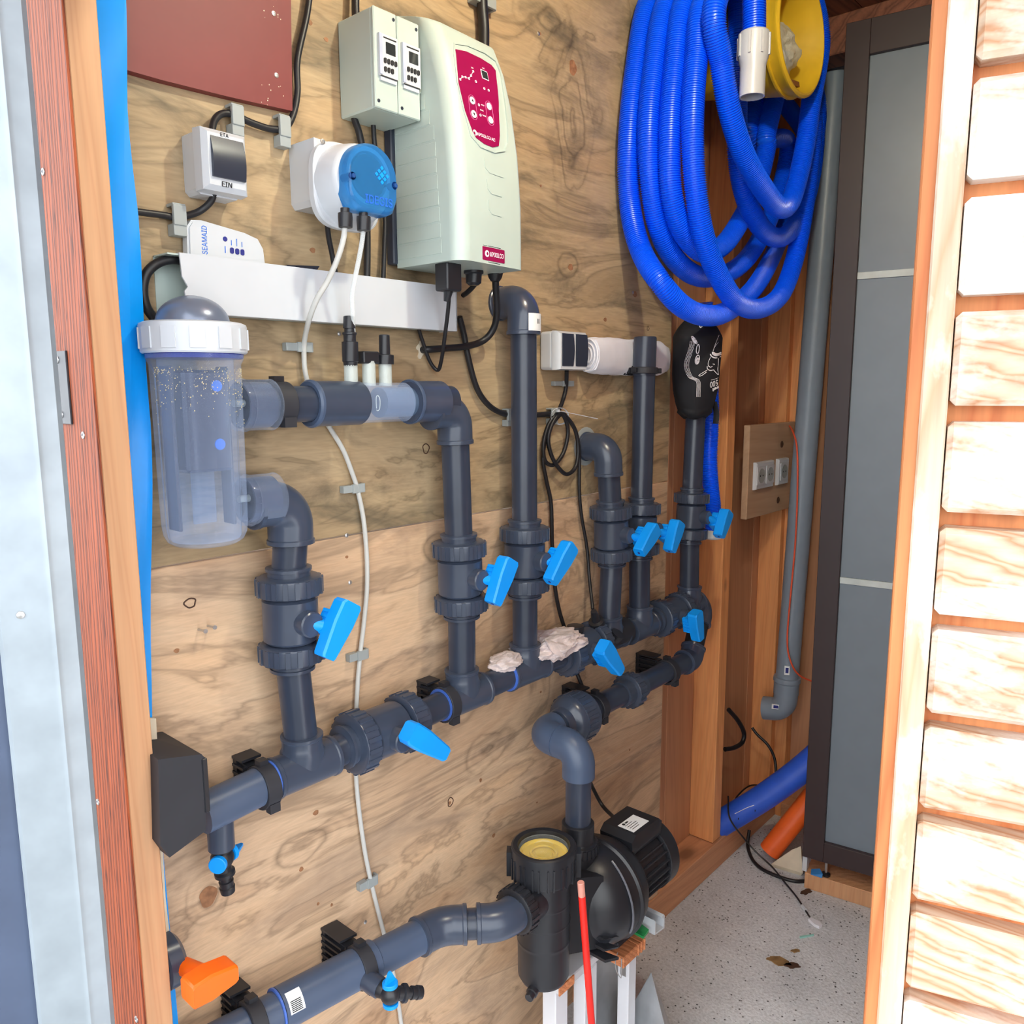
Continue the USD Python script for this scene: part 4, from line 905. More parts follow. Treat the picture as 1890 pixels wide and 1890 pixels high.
for a_ in (('APOOLCO AC', .0050, 879.5, 250, wt, .0014), ('SET', .0022, 889, 127, None, .0014), ('100', .0022, 868, 126, None, .0014), ('MODE', .002, 885, 204, None, .0014), ('AUTO', .002, 886.5, 194.5, None, .0014), ('TIMER', .002, 889, 214, None, .0014)):
    obj('lettering', htext(*a_), MT['inkw'], pn, smooth=False)
obj('logo_disc', hprism(hcirc(875.5, 245, .0046).difference(hcirc(874.5, 246, .0026)), .001, .0016), MT['inkw'], pn)
# embossed steps under the panel, badge, louvres
for (a, b) in (((893, 292), (928, 318)), ((898, 331), (925, 356)), ((901, 369), (925, 391))):
    p, q = hpt(*a), hpt(*b); ww = q[0]-p[0]; hh = .020
    l = LineString([(p[0], p[1]), (p[0]+.001, p[1]-hh*.7), (p[0]+ww*.25, p[1]-hh), (q[0], p[1]-hh*1.02)])
    obj('embossed_step', hprism(l.buffer(.0008, cap_style=2), -.001, .0012, .006), MT['whitew'], ch)
a, b = hpt(890, 478), hpt(932, 458); bw = max(.058, b[0]-a[0]); x, z = a[0], a[1]-.001
bd_ = obj('badge', hprism(rounded(x, x+.056, z, z+.021, .0015), -.001, .0010), MT['magenta'], ch, label='raspberry red name badge')
obj('lettering', (lambda m: (V(m)[0]+np.array([[0, 0, 0]]), V(m)[1]))((lambda v, f: (np.c_[v[:, 0], [hy(p, q) for p, q in zip(v[:, 0], v[:, 2])]+v[:, 1]-.0011, v[:, 2]], f))(*V(join(text('APOOLCO', .0072, (x+.018, 0, z+.007), WU, WW, .0006, False, .034))))), MT['inkw'], bd_, smooth=False)
obj('logo_disc', hprism(Point(x+.011, z+.0105).buffer(.0052).difference(Point(x+.012, z+.0105).buffer(.0026)), .001, .0015), MT['inkw'], bd_)
obj('border_line', hprism(unary_union([sbox(x+.002, z+.0225, x+.012, z+.0232), sbox(x+.014, z+.0225, x+.046, z+.0232), sbox(x+.014, z-.0026, x+.044, z-.0019)]), 0, .0008), MT['ink'], bd_)
for k in range(13):
    z = HZ0+.012+k*.0245; ln = np.interp(z, [1.7, 1.88, 2.0], [.105, .092, .045]); y0 = -.020
    pts = []
    for dy in (0, ln): pts += [(HX0+.0006, y0-dy, z+.0225), (HX0-.0004, y0-dy, z+.0215), (HX0-.0010, y0-dy, z+.0012), (HX0+.0006, y0-dy, z+.0005)]
    obj('louvre', hull(pts), MT['whitew'], ch, smooth=False)
hb = lambda px, py, y: at(px, py, y)
p = at(829, 500, -.115); obj('mains_plug', join(rbox(p[0]-.017, p[0]+.017, -.128, -.098, 1.655, 1.700, .004), rod((p[0], -.113, 1.658), (p[0], -.108, 1.640), .008, 16, .005)), MT['black'], ch, label='black mains plug')
p = at(874, 496, -.09); obj('cable_gland', solid((p[0], -.09, 1.70), (0, 0, -1), [(0, .017), (.006, .017), (.008, .014), (.022, .013), (.026, .008)], 20), MT['black'], ch)
p = at(914, 500, -.09); obj('cable_gland', solid((p[0], -.09, 1.70), (0, 0, -1), [(0, .014), (.008, .012), (.014, .008)], 20), MT['black'], ch)

# ---- dosing pump
dp = thing('dosing_pump', 'grey-white dosing pump with a translucent blue pump head, left of the chlorinator', 'dosing pump', (.785, 0, 1.80))
PXc, PZc = .785, 1.797
obj('back_box', hull([(x, y, z) for y, e in ((0, 0), (-.062, -.001)) for x, z in ((.736-e*0, 1.772), (.742, 1.764), (.83, 1.764), (.834, 1.77), (.834, 1.85), (.736, 1.855))]), MT['white'], dp)
def dshape(r, low, n=22):
    a = [(r*math.cos(t), r*math.sin(t)) for t in np.linspace(0, math.pi, n)]
    return a+[(-r*.985, -low*.55), (-r*.80, -low*.92), (-r*.6, -low), (r*.6, -low), (r*.80, -low*.92), (r*.985, -low*.55)]
def dloft(cx, cz, secs):
    rows = [[(cx+x*s, y, cz+dz_+z*s) for x, z in sh] for sh, s, y, dz_ in secs]; A = np.array(rows); m, n = A.shape[:2]; v = A.reshape(-1, 3); f = []
    for i in range(m-1):
        for j in range(n): k = (j+1) % n; f += [(i*n+j, i*n+k, (i+1)*n+k), (i*n+j, (i+1)*n+k, (i+1)*n+j)]
    for j in range(1, n-1): f += [(0, j+1, j), ((m-1)*n, (m-1)*n+j, (m-1)*n+j+1)]
    t = trimesh.Trimesh(v, np.array(f), process=False); trimesh.repair.fix_normals(t); return t
rd = [(math.cos(t), math.sin(t)) for t in np.linspace(0, 2*math.pi, 36, endpoint=False)]
sq_ = [(np.sign(a)*abs(a)**.62, np.sign(b)*abs(b)**.62) for a, b in rd]
obj('flange', dloft(PXc, PZc-.004, [(sq_, .0585, -.060, 0), (sq_, .0605, -.062, 0), (sq_, .0605, -.072, 0), (sq_, .058, -.0745, 0)]), MT['white'], dp)
obj('housing', dloft(PXc, PZc-.004, [(rd, .0600, -.070, 0), (rd, .0585, -.080, 0), (rd, .0560, -.092, .001), (rd, .0530, -.104, .002), (rd, .050, -.110, .003), (rd, .047, -.112, .003)]), MT['white'], dp, smooth=45)
dsh = dshape(.0455, .050)
hd = obj('pump_head', dloft(PXc, PZc, [(dsh, 1.0, -.108, .002), (dsh, 1.0, -.124, .002), (dsh, .97, -.130, .002), (dsh, .90, -.1335, .002)]), MT['clear_blue'], dp, smooth=40, label='translucent blue pump head')
obj('rotor', solid((PXc, -.111, PZc+.004), (0, -1, 0), [(0, .030), (.010, .030), (.012, .026)], 30), plain('rotor', S(36, 58, 66), .5), dp)
obj('tube_track', lathe((PXc, -.112, PZc+.004), (0, -1, 0), [(0, .034), (.0, .040), (.010, .040), (.010, .034), (0, .034)], 30), plain('track', S(150, 196, 220), .4), dp)
for k in (-1, 1): obj('screw', join(rod((PXc+k*.038, -.112, PZc-.004), (PXc+k*.038, -.1335, PZc-.004), .0055, 14), rod((PXc+k*.038, -.133, PZc-.004), (PXc+k*.038, -.1365, PZc-.004), .003, 10)), plain('blue_screw%d' % (k+1), S(28, 70, 130), .4), hd)
lx, lz = PXc+.014, PZc+.006
ms = []
for i in range(3):
    for j in range(3):
        if (i, j) == (9, 9): continue
        c = np.array([lx, lz])+.0068*np.array([(i-1)*.72+(j-1)*.72, -(i-1)*.72+(j-1)*.72]); q = .0031 if (i, j) != (1, 1) else .0042
        ms.append(prism([(c[0]-q, c[1]), (c[0], c[1]-q), (c[0]+q, c[1]), (c[0], c[1]+q)], (0, -.134, 0), WU, WW, -.0004, .0005))
obj('logo', join(*ms), MT['handle'], hd, label='blue diamond logo of nine squares')
obj('lettering', text('IDEGIS', .0115, (PXc-.018, -.1336, PZc-.036), WU, WW, .0006, True, .050), MT['inkb'], hd, smooth=False)
p = at(597, 257, -.075); obj('screw', wscrew(.742, 1.848, -.0745, .004), MT['steel'], dp)
for k, (px, py) in enumerate(((637, 395), (671, 400))):
    p = at(px, py, -.120); x = p[0]
    obj('hose_nut', join(solid((x, -.120, PZc-.046), (0, 0, -1), [(0, .0065), (.006, .0065), (.007, .0102), (.012, .0105), (.026, .0098), (.027, .006)], 14)), MT['black'], dp, smooth=30)
p = at(602, 415, -.05); obj('cable_gland', solid((p[0], -.05, 1.766), (0, 0, -1), [(0, .012), (.006, .012), (.010, .009), (.020, .0075)], 16), MT['black'], dp)
cable('black lead from the gland under the dosing pump into the trunking', [(604, 415, -.05), (607, 440, -.04), (613, 470, -.03), (621, 515, -.025)], .0040)

# ---- hand-held remote in the trunking's rear edge
p0 = at(420, 447, -.012); W, H = .114, .052
o = np.array([.560, -.004, 1.652]); ru = unit([1, 0, -.03]); rw = unit([.03, 0, 1])
rm = thing('remote_control', 'white remote control with navy buttons stuck behind the trunking', 'remote control', o)
body = Polygon([(0, .0), (W, .0), (W+.001, .025), (W-.002, .05), (W-.010, .062), (W-.03, .067), (.02, .073), (.006, .071), (0, .062)]).buffer(.001)
obj('body', join(prism(body, o, ru, rw, 0, .012), prism(body.buffer(-.003), o, ru, rw, .012, .0145)), MT['white'], rm, smooth=50)
f = lambda a, b: o+ru*a+rw*b-np.array([0, .0145, 0])
obj('lettering', text('SEAMAID', .0075, f(.026, .0295), rw*-1 if False else rw, -ru, .0004, False, .037), MT['inkb'], rm, smooth=False)
obj('button', prism(Point(.0525, .0545).buffer(.0032), f(0, 0), ru, rw, 0, .0008), MT['inkd'], rm)
for k in range(3):
    obj('button', prism(rounded(.0595+.0080*k, .0652+.0080*k, .0365, .0445, .0022), f(0, 0), ru, rw, 0, .0010), MT['inkd'], rm)
    obj('print', prism(sbox(.0615+.0080*k, .0475, .0625+.0080*k, .0545+.003*(k == 1)), f(0, 0), ru, rw, 0, .0003), MT['inkb'], rm)
obj('print', prism(sbox(.0518, .036, .0530, .045), f(0, 0), ru, rw, 0, .0003), MT['inkb'], rm)

# ---- trunking
tk = thing('cable_trunking', 'white cable trunking running under the remote and the dosing pump', 'cable trunking', (.78, 0, 1.64))
TX0, TX1, TZ0, TZ1, TYf = .520, 1.036, 1.600, 1.675, -.044
obj('base', join(bx(TX0, TX1, -.0015, 0, TZ0+.001, TZ1-.001), bx(TX0, TX1, -.040, 0, TZ0+.001, TZ0+.003), bx(TX0, TX1, -.040, 0, TZ1-.003, TZ1-.001)), MT['whitew'], tk, smooth=False)
lx0 = .535
jag = [(lx0+.002, TZ0), (lx0, TZ0+.012), (lx0+.004, TZ0+.02), (lx0+.003, TZ0+.027), (lx0+.008, TZ0+.033), (lx0+.001, TZ0+.045), (lx0-.001, TZ1), (TX1, TZ1), (TX1, TZ0)]
obj('lid', join(prism(jag, (0, -.0415, 0), WU, WW, 0, .0025), bx(lx0, TX1, -.042, -.030, TZ1-.0012, TZ1+.0004), bx(lx0, TX1, -.042, -.030, TZ0-.0004, TZ0+.0012)), MT['white'], tk, smooth=False)
obj('end_cap', bx(TX1-.001, TX1+.001, TYf, 0, TZ0, TZ1), MT['white'], tk)
one('loose_cover_strip', on_wall([(530, 489), (590, 491), (585, 499), (528, 497)], -.020, -.004), MT['anthracite'], 'small dark strip lying on the trunking behind the white tube', 'strip')

# ---- clear canister with electrode
CX, CY = .533, -.070
cn = thing('canister', 'clear canister with white screw collar, silver dome and dark electrode inside', 'canister', (CX, CY, 1.30))
n = 96
def flute(a, z): return -.0052*max(0, math.cos(6*a+.9))**6
prof = [(1.5475, .0600), (1.540, .0600), (1.532, .0560), (1.520, .0560), (1.36, .0548), (1.325, .0542), (1.312, .0525), (1.303, .048), (1.298, .040)]
vv = []
for z, r in prof:
    for k in range(n):
        a = 2*math.pi*k/n; q = r+(flute(a, z) if 1.31 < z < 1.53 else 0); vv.append((CX+q*math.cos(a), CY+q*math.sin(a), z))
vv += [(CX, CY, 1.300)]; ff = []
for i in range(len(prof)-1):
    for k in range(n): j = (k+1) % n; ff += [(i*n+k, (i+1)*n+k, (i+1)*n+j), (i*n+k, (i+1)*n+j, i*n+j)]
for k in range(n): ff.append(((len(prof)-1)*n+k, len(prof)*n, (len(prof)-1)*n+(k+1) % n))
VES = (np.array(vv), np.array(ff))
obj('bowl', VES, MT['clear'], cn, smooth=40, label='clear fluted plastic bowl')
obj('inner_wall', lathe((CX, CY, 1.304), (0, 0, 1), [(0, .0), (.0, .043), (.004, .0455), (.235, .047)], 48), MT['clear'], cn)
cm_ = [solid((CX, CY, 1.5455), (0, 0, 1), [(0, .0625), (.002, .0650), (.034, .0655), (.037, .0645), (.039, .060)], 64)]
for k in range(12):
    a = 2*math.pi*k/12+.1; e = np.array([math.cos(a), math.sin(a), 0]); tt = np.array([-e[1], e[0], 0]); c = np.array([CX, CY, 1.563])+e*.0652
    cm_.append(hull([c+tt*x*.009+DZ*z+e*y for x in (-1, 1) for z in (-.012, .014) for y in (-.002, .0012)]))
obj('collar', join(*cm_), MT['white'], cn, smooth=30, label='white screw collar')
obj('seal', solid((CX, CY, 1.5395), (0, 0, 1), [(0, .0585), (.0065, .0605)], 48), plain('navy_seal', S(36, 48, 128), .3), cn)
dm = [(0, .0455)]+[(.036*math.sin(a), .0455*math.cos(a)) for a in np.linspace(.1, math.pi/2, 12)]
obj('dome', lathe((CX, CY, 1.583), (0, 0, 1), [(0, 0)]+dm, 48), MT['silver'], cn, label='silver dome cap')
el = obj('electrode', join(bx(CX-.0335, CX+.030, CY-.028, CY+.028, 1.395, 1.525, .004), bx(CX-.043, CX-.038, CY-.014, CY+.014, 1.32, 1.53, .001), bx(CX+.034, CX+.038, CY-.014, CY+.014, 1.32, 1.53, .001)), plain('electrode', S(46, 52, 72), .4), cn, label='dark electrode block')
for z in (1.430, 1.505): obj('button', solid((CX+.012, CY-.0282, z), (0, -1, 0), [(0, .0075), (.0012, .007)], 18), MT['inkb'], el)
obj('sump_plate', bx(CX-.016, CX+.016, CY-.002, CY+.002, 1.325, 1.395, .001), MT['clear'], cn)
# beads of condensation
rnd = np.random.default_rng(4); dr = []
ico = trimesh.creation.icosphere(0, 1.0)
for _ in range(330):
    a = rnd.uniform(math.pi*.95, math.pi*1.95); z = 1.528-abs(rnd.normal(0, .028)); r = .0559+flute(a, z)
    s = rnd.uniform(.0003, .0008); dr.append((np.array(ico.vertices)*s*np.array([1, 1, 1.3])+[CX+r*math.cos(a), CY+r*math.sin(a), z], np.array(ico.faces)))
obj('condensation', join(*dr), MT['dirt'], cn, kind='stuff')
ZU, ZL = 1.479, at(470, 922, -.07)[2]
for z in (ZU, ZL):
    s = obj('outlet_sleeve', lathe((CX+.058, CY, z), (1, 0, 0), [(-.012, .024), (-.004, .0345), (.004, .0350), (.006, .0365), (.009, .0350), (.046, .0350), (.048, .0358), (.050, .0335)], 40), MT['clear'], cn, label='clear outlet sleeve')
    obj('outlet_pipe', hollow((CX+.100, CY, z), (CX+.058, CY, z), .0315, .003), plain('outlet%d' % int(z*1e3), S(56, 64, 84), .25), cn)
    obj('boss', rod((CX+.050, CY, z+.003), (CX+.066, CY, z+.003), .005, 12), MT['grey_p'], s)

# ---- dosing cell between canister and second riser
dcx = lambda px: at(px, 745, -.066)[0]
DCY, DCZ = -.064, at(600, 745, -.066)[2]
t = run('canister_coupling', 'dark pipe and wide coupling between the canister\'s upper outlet and the dosing cell', (dcx(560), DCY, DCZ))
A = lambda px: np.array([dcx(px), DCY, DCZ])
obj('pipe', pipe(A(492), A(600), .0262), MT['pvc'], t)
obj('coupling', solid(A(572), DX, [(0, .0265), (.0005, .0335), (.006, .0345), (.008, .0337), (dcx(664)-dcx(572)-.003, .0337), (dcx(664)-dcx(572), .0320)], 36), MT['pvc_fit'], t)
obj('coupling_rim', lathe(A(572)-DX*.001, DX, [(0, .0266), (-.001, .0325), (.002, .0352), (.006, .0352)], 36), MT['drain'], t)
clamp('black pipe clamp between the canister\'s upper outlet and the wide coupling', A(516), DX, (0, 1, 0), -DCY, .0268, strap=.016)
t = thing('dosing_cell', 'clear dosing cell with ports, black injector nozzle and black cap', 'dosing cell', A(690))
obj('cell', lathe(A(655), DX, [(0, .031), (.0, .0315), (dcx(745)-dcx(655), .0315), (dcx(745)-dcx(655), .028), (.004, .028), (.004, 0)], 40), MT['clear'], t)
obj('cell_core', hollow(A(700), A(760), .024, .002), plain('core', S(74, 90, 112), .3), t)
obj('mark', join(*[sweep(spline([A(677)+np.array([a*.006, -.0318+.004*abs(b), b*.012]) for a, b in ((-.5, -.7), (-.5, .7), (.3, .9), (.5, .3), (.5, -.7), (0, -1))], 4, True), .0007, 6)]), MT['clear2'], t)
for px in (651, 684, 714):
    obj('port', lathe(A(px)+DZ*.026, DZ, [(0, .0105), (.038, .0105), (.038, .0085), (.002, .0085)], 24), MT['clear2'], t)
c = A(651)
obj('injector', solid(c+DZ*.052, DZ, [(0, .006), (.004, .0105), (.010, .0112), (.011, .0125), (.040, .0125), (.041, .0095), (.050, .0095), (.051, .011), (.054, .011), (.055, .008), (.060, .0078), (.0605, .0095), (.078, .0085), (.079, .005)], 16), MT['black'], t, smooth=30)
c = A(714); obj('cap', solid(c+DZ*.060, DZ, [(0, .0145), (.014, .0145), (.0155, .009), (.045, .0085), (.046, .007)], 16), MT['black'], t, smooth=30)
c = A(684); obj('plug', join(rbox(c[0]-.017, c[0]+.015, DCY-.010, DCY+.010, DCZ+.060, DCZ+.079, .003)), MT['black'], t)
t = run('cell_coupling', 'wide dark coupling between the dosing cell and the elbow of the second riser', A(780))
obj('coupling', solid(A(757), DX, [(0, .030), (.001, .0345), (dcx(815)-dcx(757)-.004, .0345), (dcx(815)-dcx(757), .031)], 36), MT['pvc_shiny'], t)
obj('coupling_rim', lathe(A(757)-DX*.002, DX, [(.004, .031), (0, .0362), (.003, .0370), (.007, .0362)], 36), MT['drain'], t)
obj('stub', pipe(A(800), A(833), .0262), MT['pvc'], t)

# ---- tubes
T1 = [(637, 408, -.120), (634, 440, -.115), (622, 480, -.105), (604, 520, -.090), (586, 550, -.078), (572, 585, -.060), (563, 622, -.022), (561, 650, -.012), (564, 690, -.010), (578, 735, -.010), (606, 785, -.010), (633, 830, -.010), (650, 873, -.010), (660, 905, -.010), (671, 960, -.009), (677, 1030, -.009), (677, 1090, -.009), (671, 1155, -.009), (665, 1205, -.010), (659, 1280, -.009), (656, 1380, -.009), (659, 1460, -.009), (670, 1550, -.009), (682, 1615, -.010), (700, 1690, -.009), (718, 1760, -.009), (732, 1830, -.009), (742, 1900, -.009)]
one('dosing_tube', sweep(spline([at(*q) for q in T1], 8), .0040, 10), MT['tubew'], 'long white tube running from the dosing pump down the plywood to the floor', 'tube', smooth=60)
T2 = [(671, 412, -.120), (669, 440, -.115), (663, 475, -.105), (655, 515, -.092), (650, 545, -.082), (651, 580, -.074), (652, 612, -.066)]
one('dosing_tube', sweep(spline([at(*q) for q in T2], 8), .0036, 10), MT['tube'], 'short clear tube from the dosing pump to the injector on the dosing cell', 'tube', smooth=60)

# ---- black box at the left end of the manifold
bf = [(292, 1402), (372, 1392), (379, 1400), (380, 1533), (345, 1550), (313, 1583), (296, 1560)]
bb = thing('flow_box', 'matt black box at the left end of the manifold', 'box', at(340, 1480, -.10))
fp = [at(a, b, -.112) for a, b in bf]; 
obj('housing', hull(list(fp)+[(p[0], -.004, p[2]) for p in fp]+[at(290, 1366, -.05), at(300, 1366, -.05)]), MT['blackm'], bb)
q = [at(376, 1400, -.112), at(380, 1500, -.112)]
obj('edge_strip', bx(q[0][0]-.003, q[0][0]+.004, -.114, -.02, q[1][2], q[0][2], .001), MT['black'], bb)
# ---- orange handled valve low on the left
c = np.array([.449, -.050, .722])
ov = thing('ball_valve', 'ball valve with a large orange handle at the lower end of the door post', 'valve', c)
obj('body', solid((.4345, -.050, .722), DX, [(0, .033), (.004, .038), (.022, .038), (.025, .034), (.0285, .030)], 34), MT['pvc_fit'], ov)
hb_, ht_ = at(305, 1832, -.125), at(424, 1780, -.125)
m, e, u = valve_handle(at(334, 1822, -.118), at(416, 1776, -.118), DN, .034, .017, .014, ribbed=False); obj('handle', m, MT['orange_h'], ov, label='large orange handle')
obj('stem', rod(c, (at(334, 1822, -.118)+at(416, 1776, -.118))/2, .012, 16), MT['orange_h'], ov)
# nails in the plywood left of the first valve
for k, (px, py) in enumerate(((366, 1162), (383, 1155))):
    a = at(px, py, 0); one('nail', join(rod((a[0], .002, a[2]), (a[0]+.001, -.018, a[2]+.001), .0016, 10), rod((a[0]+.001, -.018, a[2]+.001), (a[0]+.001, -.0195, a[2]+.001), .0032, 12)), MT['steel'],
        'lower of the two short nails sticking out left of the leftmost valve' if k == 0 else 'upper of the two short nails sticking out left of the leftmost valve', 'nail')
# ================================================================== pump and its stand
VX, VZ, VY = 1.262, .480, -.195
pm = thing('pool_pump', 'black pool pump with a clear-lidded strainer showing a yellow basket', 'pump', (1.25, VY, .36))
SX, SY = 1.107, -.185
prof = [(.372, .030), (.374, .044), (.385, .0495), (.45, .0500)]
for z in (.455, .495, .535): prof += [(z, .0502), (z+.002, .0512), (z+.005, .0512), (z+.007, .0502)]
prof += [(.572, .0505), (.600, .0512)]
obj('strainer_pot', solid((SX, SY, 0), (0, 0, 1), prof, 44), MT['black'], pm)
ring = [(.585, .0520), (.590, .0600), (.595, .0615), (.640, .0625), (.648, .0615), (.650, .058), (.6485, .0500), (.640, .0490), (.636, .049)]
lidm = [lathe((SX, SY, 0), (0, 0, 1), ring+[(.585, .049), (.585, .052)], 48)]
for k in range(14):
    a = 2*math.pi*k/14; e = np.array([math.cos(a), math.sin(a), 0]); tt = np.array([-e[1], e[0], 0]); c = np.array([SX, SY, .612])+e*.0620
    for s in (-.55, .55): lidm.append(hull([c+tt*(x*.0016+s*.010)+DZ*z+e*y for x in (-1, 1) for z in (-.022, .020) for y in (-.003, .0022)]))
for k in (0, 2): a = math.radians(129+k*90); e = np.array([math.cos(a), math.sin(a), 0]); tt = np.array([-e[1], e[0], 0]); c = np.array([SX, SY, .616])+e*.064; lidm.append(hull([c+tt*x*.012+DZ*z+e*y for x in (-1, 1) for z in (-.026, .022) for y in (-.006, .006)]))
lr = obj('lid_ring', join(*lidm), MT['black'], pm, smooth=30)
obj('lid_window', lathe((SX, SY, .638), (0, 0, 1), [(0, .0495), (.004, .0475), (.005, .020), (.009, .018), (.010, 0)], 40), MT['lidclear'], pm, label='clear lid window')
obj('basket', join(lathe((SX, SY, .612), (0, 0, 1), [(.0, 0), (.0, .046), (.022, .046), (.022, .043), (.018, .040), (.016, .018), (.020, .016), (.020, 0)], 36), lathe((SX, SY, .631), (0, 0, 1), [(0, .022), (.003, .023), (.003, .026), (0, .027)], 30)), MT['basket'], pm, label='yellow strainer basket')
d = unit(np.array([1, .02, 0])); inl = np.array([1.000, -.187, .556])
obj('inlet', solid(inl+d*.015, d, [(0, .033), (.022, .0335), (.024, .036), (.06, .038), (.075, .040)], 30), MT['black'], pm)
obj('inlet_nut', nut(inl+d*.030, d, .0425, .026, 22), MT['black'], pm, smooth=28)
p = atz(968, 1797, .385); dq = unit(np.array([-.95, -.25, -.15])); bq = np.array([SX, SY, .385])+dq*.044
obj('drain_plug', solid(bq, dq, [(0, .011), (.012, .011), (.013, .0085), (.022, .0085), (.024, .0075)], 14), MT['black'], pm)
# volute: flattened drum about X with a rolled seam, neck to the strainer, outlet socket
vol = [(-.085, .040), (-.075, .062), (-.055, .086), (-.030, .098), (-.004, .1025), (.010, .1035), (.014, .108), (.020, .108), (.024, .1035), (.045, .100), (.062, .090), (.066, .060)]
obj('volute', solid((VX, VY, VZ), (1, 0, 0), vol, 52), MT['black'], pm, smooth=40)
sm = [np.array([VX+.012, VY+.1045*math.cos(a), VZ+.1045*math.sin(a)]) for a in np.linspace(math.radians(60), math.radians(-80), 30)]
sm = [np.array([VX-.012-.006*math.sin(k/29*3.14), VY-.1035*math.cos(a), VZ+.1035*math.sin(a)]) for k, a in enumerate(np.linspace(math.radians(62), math.radians(-25), 30))]
obj('seam', sweep(spline(sm, 2), .0022, 8), plain('seam', S(96, 98, 106), .3), pm)
obj('neck', hull([(SX+.02, SY-.03, .42), (SX+.02, SY+.03, .42), (SX+.02, SY-.03, .58), (SX+.02, SY+.03, .58), (VX-.05, VY-.06, .41), (VX-.05, VY+.06, .41), (VX-.05, VY-.055, .56), (VX-.05, VY+.055, .56)]), MT['black'], pm)
for k in range(3):
    z = .395+.022*k; obj('rib', hull([(VX-.07+.0*k, VY-.075+.004*k, z), (VX-.07, VY+.05, z), (VX-.045, VY-.09+.004*k, z), (VX-.07, VY-.075, z+.006), (VX-.07, VY+.05, z+.006), (VX-.045, VY-.09, z+.006)]), MT['black'], pm)
ox, oy = PO[0], PO[1]
obj('outlet', solid((ox, oy, .530), (0, 0, 1), [(0, .040), (.03, .038), (.05, .0365), (.052, .0395), (.074, .0395), (.076, .034), (.080, .0325), (.112, .0325), (.114, .0295)], 36), MT['black'], pm)
obj('outlet_nut', nut((ox, oy, .592), (0, 0, 1), .0400, .022, 26), MT['black'], pm, smooth=28)
obj('outlet_gusset', hull([(ox-.03, oy-.03, .55), (ox+.05, oy-.02, .585), (ox-.03, oy+.03, .55), (ox+.05, oy+.03, .585), (ox, oy-.04, .51), (ox+.07, oy-.05, .56), (ox, oy+.04, .51), (ox+.07, oy+.04, .56)]), MT['black'], pm)
mo = (VX+.060, VY, VZ)
obj('motor', solid(mo, (1, 0, 0), [(0, .085), (.010, .085), (.014, .070), (.110, .070), (.113, .066)], 40), MT['black'], pm)
for k in range(26):
    a = 2*math.pi*k/26
    if 55 < math.degrees(a) < 125: continue
    e = np.array([0, math.cos(a), math.sin(a)]); tt = np.array([0, -e[2], e[1]]); c = np.array(mo)+e*.072
    obj('cooling_fin', hull([c+np.array([x, 0, 0])+tt*y*.0014+e*z for x in (.018, .112) for y in (-1, 1) for z in (-.006, .0045)]), MT['blackm'], pm)
obj('fan_cover', solid((mo[0]+.112, VY, VZ), (1, 0, 0), [(0, .074), (.002, .079), (.034, .079), (.044, .072), (.047, .055)], 40), MT['black'], pm)
bxp = [(-.010, .0), (.100, .0), (.104, .03), (.09, .042), (.0, .042), (-.014, .03)]
tz = VZ+.062
tbx = obj('terminal_box', hull([(mo[0]+.020+a, VY-.045, tz+b) for a, b in bxp]+[(mo[0]+.020+a, VY+.035, tz+b) for a, b in bxp]+[(mo[0]+.02, VY-.055, tz+.02), (mo[0]+.10, VY-.055, tz+.02)]), MT['black'], pm)
lz = tz+.0423; o = (mo[0]+.026, VY-.036, lz)
pl = obj('type_label', prism([(0, 0), (.060, .0), (.060, .040), (0, .040)], o, (1, 0, 0), (0, 1, 0), 0, .0004), MT['sticker'], tbx, label='white type label')
obj('print', join(*[prism(sbox(.008, .008+.006*k, .034+.004*(k % 3), .0092+.006*k), o, (1, 0, 0), (0, 1, 0), .0004, .0007) for k in range(4)]+[prism(Point(.012, .033).buffer(.0035), o, (1, 0, 0), (0, 1, 0), .0004, .0007), prism(sbox(.018, .031, .028, .035), o, (1, 0, 0), (0, 1, 0), .0004, .0007)]), MT['ink'], pl, smooth=False)
obj('foot', join(bx(VX+.02, VX+.11, VY-.045, VY+.06, .357, .370, .003), bx(VX+.02, VX+.06, VY-.03, VY+.04, .368, .40, .003), rod((VX+.085, VY-.030, .370), (VX+.085, VY-.030, .377), .009, 14)), MT['blackm'], pm)
cable('black lead from the manifold side down to the pump terminal box', [(1088, 1440, -.03), (1096, 1458, -.03), (1112, 1487, -.05), (1132, 1508, -.10), (1146, 1524, -.165)], .0045)

st = thing('pump_stand', 'white stand with square legs and a board top carrying the pump', 'stand', (1.2, -.2, 0))
obj('top_board', bx(1.12, 1.365, -.214, -.115, .338, .357, .002), MT['leg'], st)
obj('top_edge', bx(1.118, 1.165, -.2165, -.2135, .339, .3572, 0), MT['wedge'], st)
for x, y, w, dd_ in ((1.150, -.180, .040, .034), (1.224, -.200, .042, .030), (1.330, -.232, .030, .028), (1.342, -.135, .034, .024)):
    l = obj('leg', bx(x-w/2, x+w/2, y-dd_/2, y+dd_/2, 0, .3375 if y > -.22 else .330, .002), MT['leg'], st)
    if y < -.22: obj('slot_plate', bx(x-w/2-.0012, x-w/2+.001, y-.008, y+.006, .275, .318, .0004), MT['steel'], l)
wd_ = thing('wood_shim', 'laminated orange-brown wooden shim under the pump foot', 'wood block', (1.31, -.232, .331))
obj('block', bx(1.270, 1.322, -.262, -.2155, .331, .3555, .0015), MT['wedge'], wd_)
for k in range(5): obj('layer', bx(1.3228+.0058*k, 1.3278+.0058*k, -.264+.002*(k % 2), -.2155, .331, .3565-.0012*(k % 2), .001), MT['wedge'], wd_)
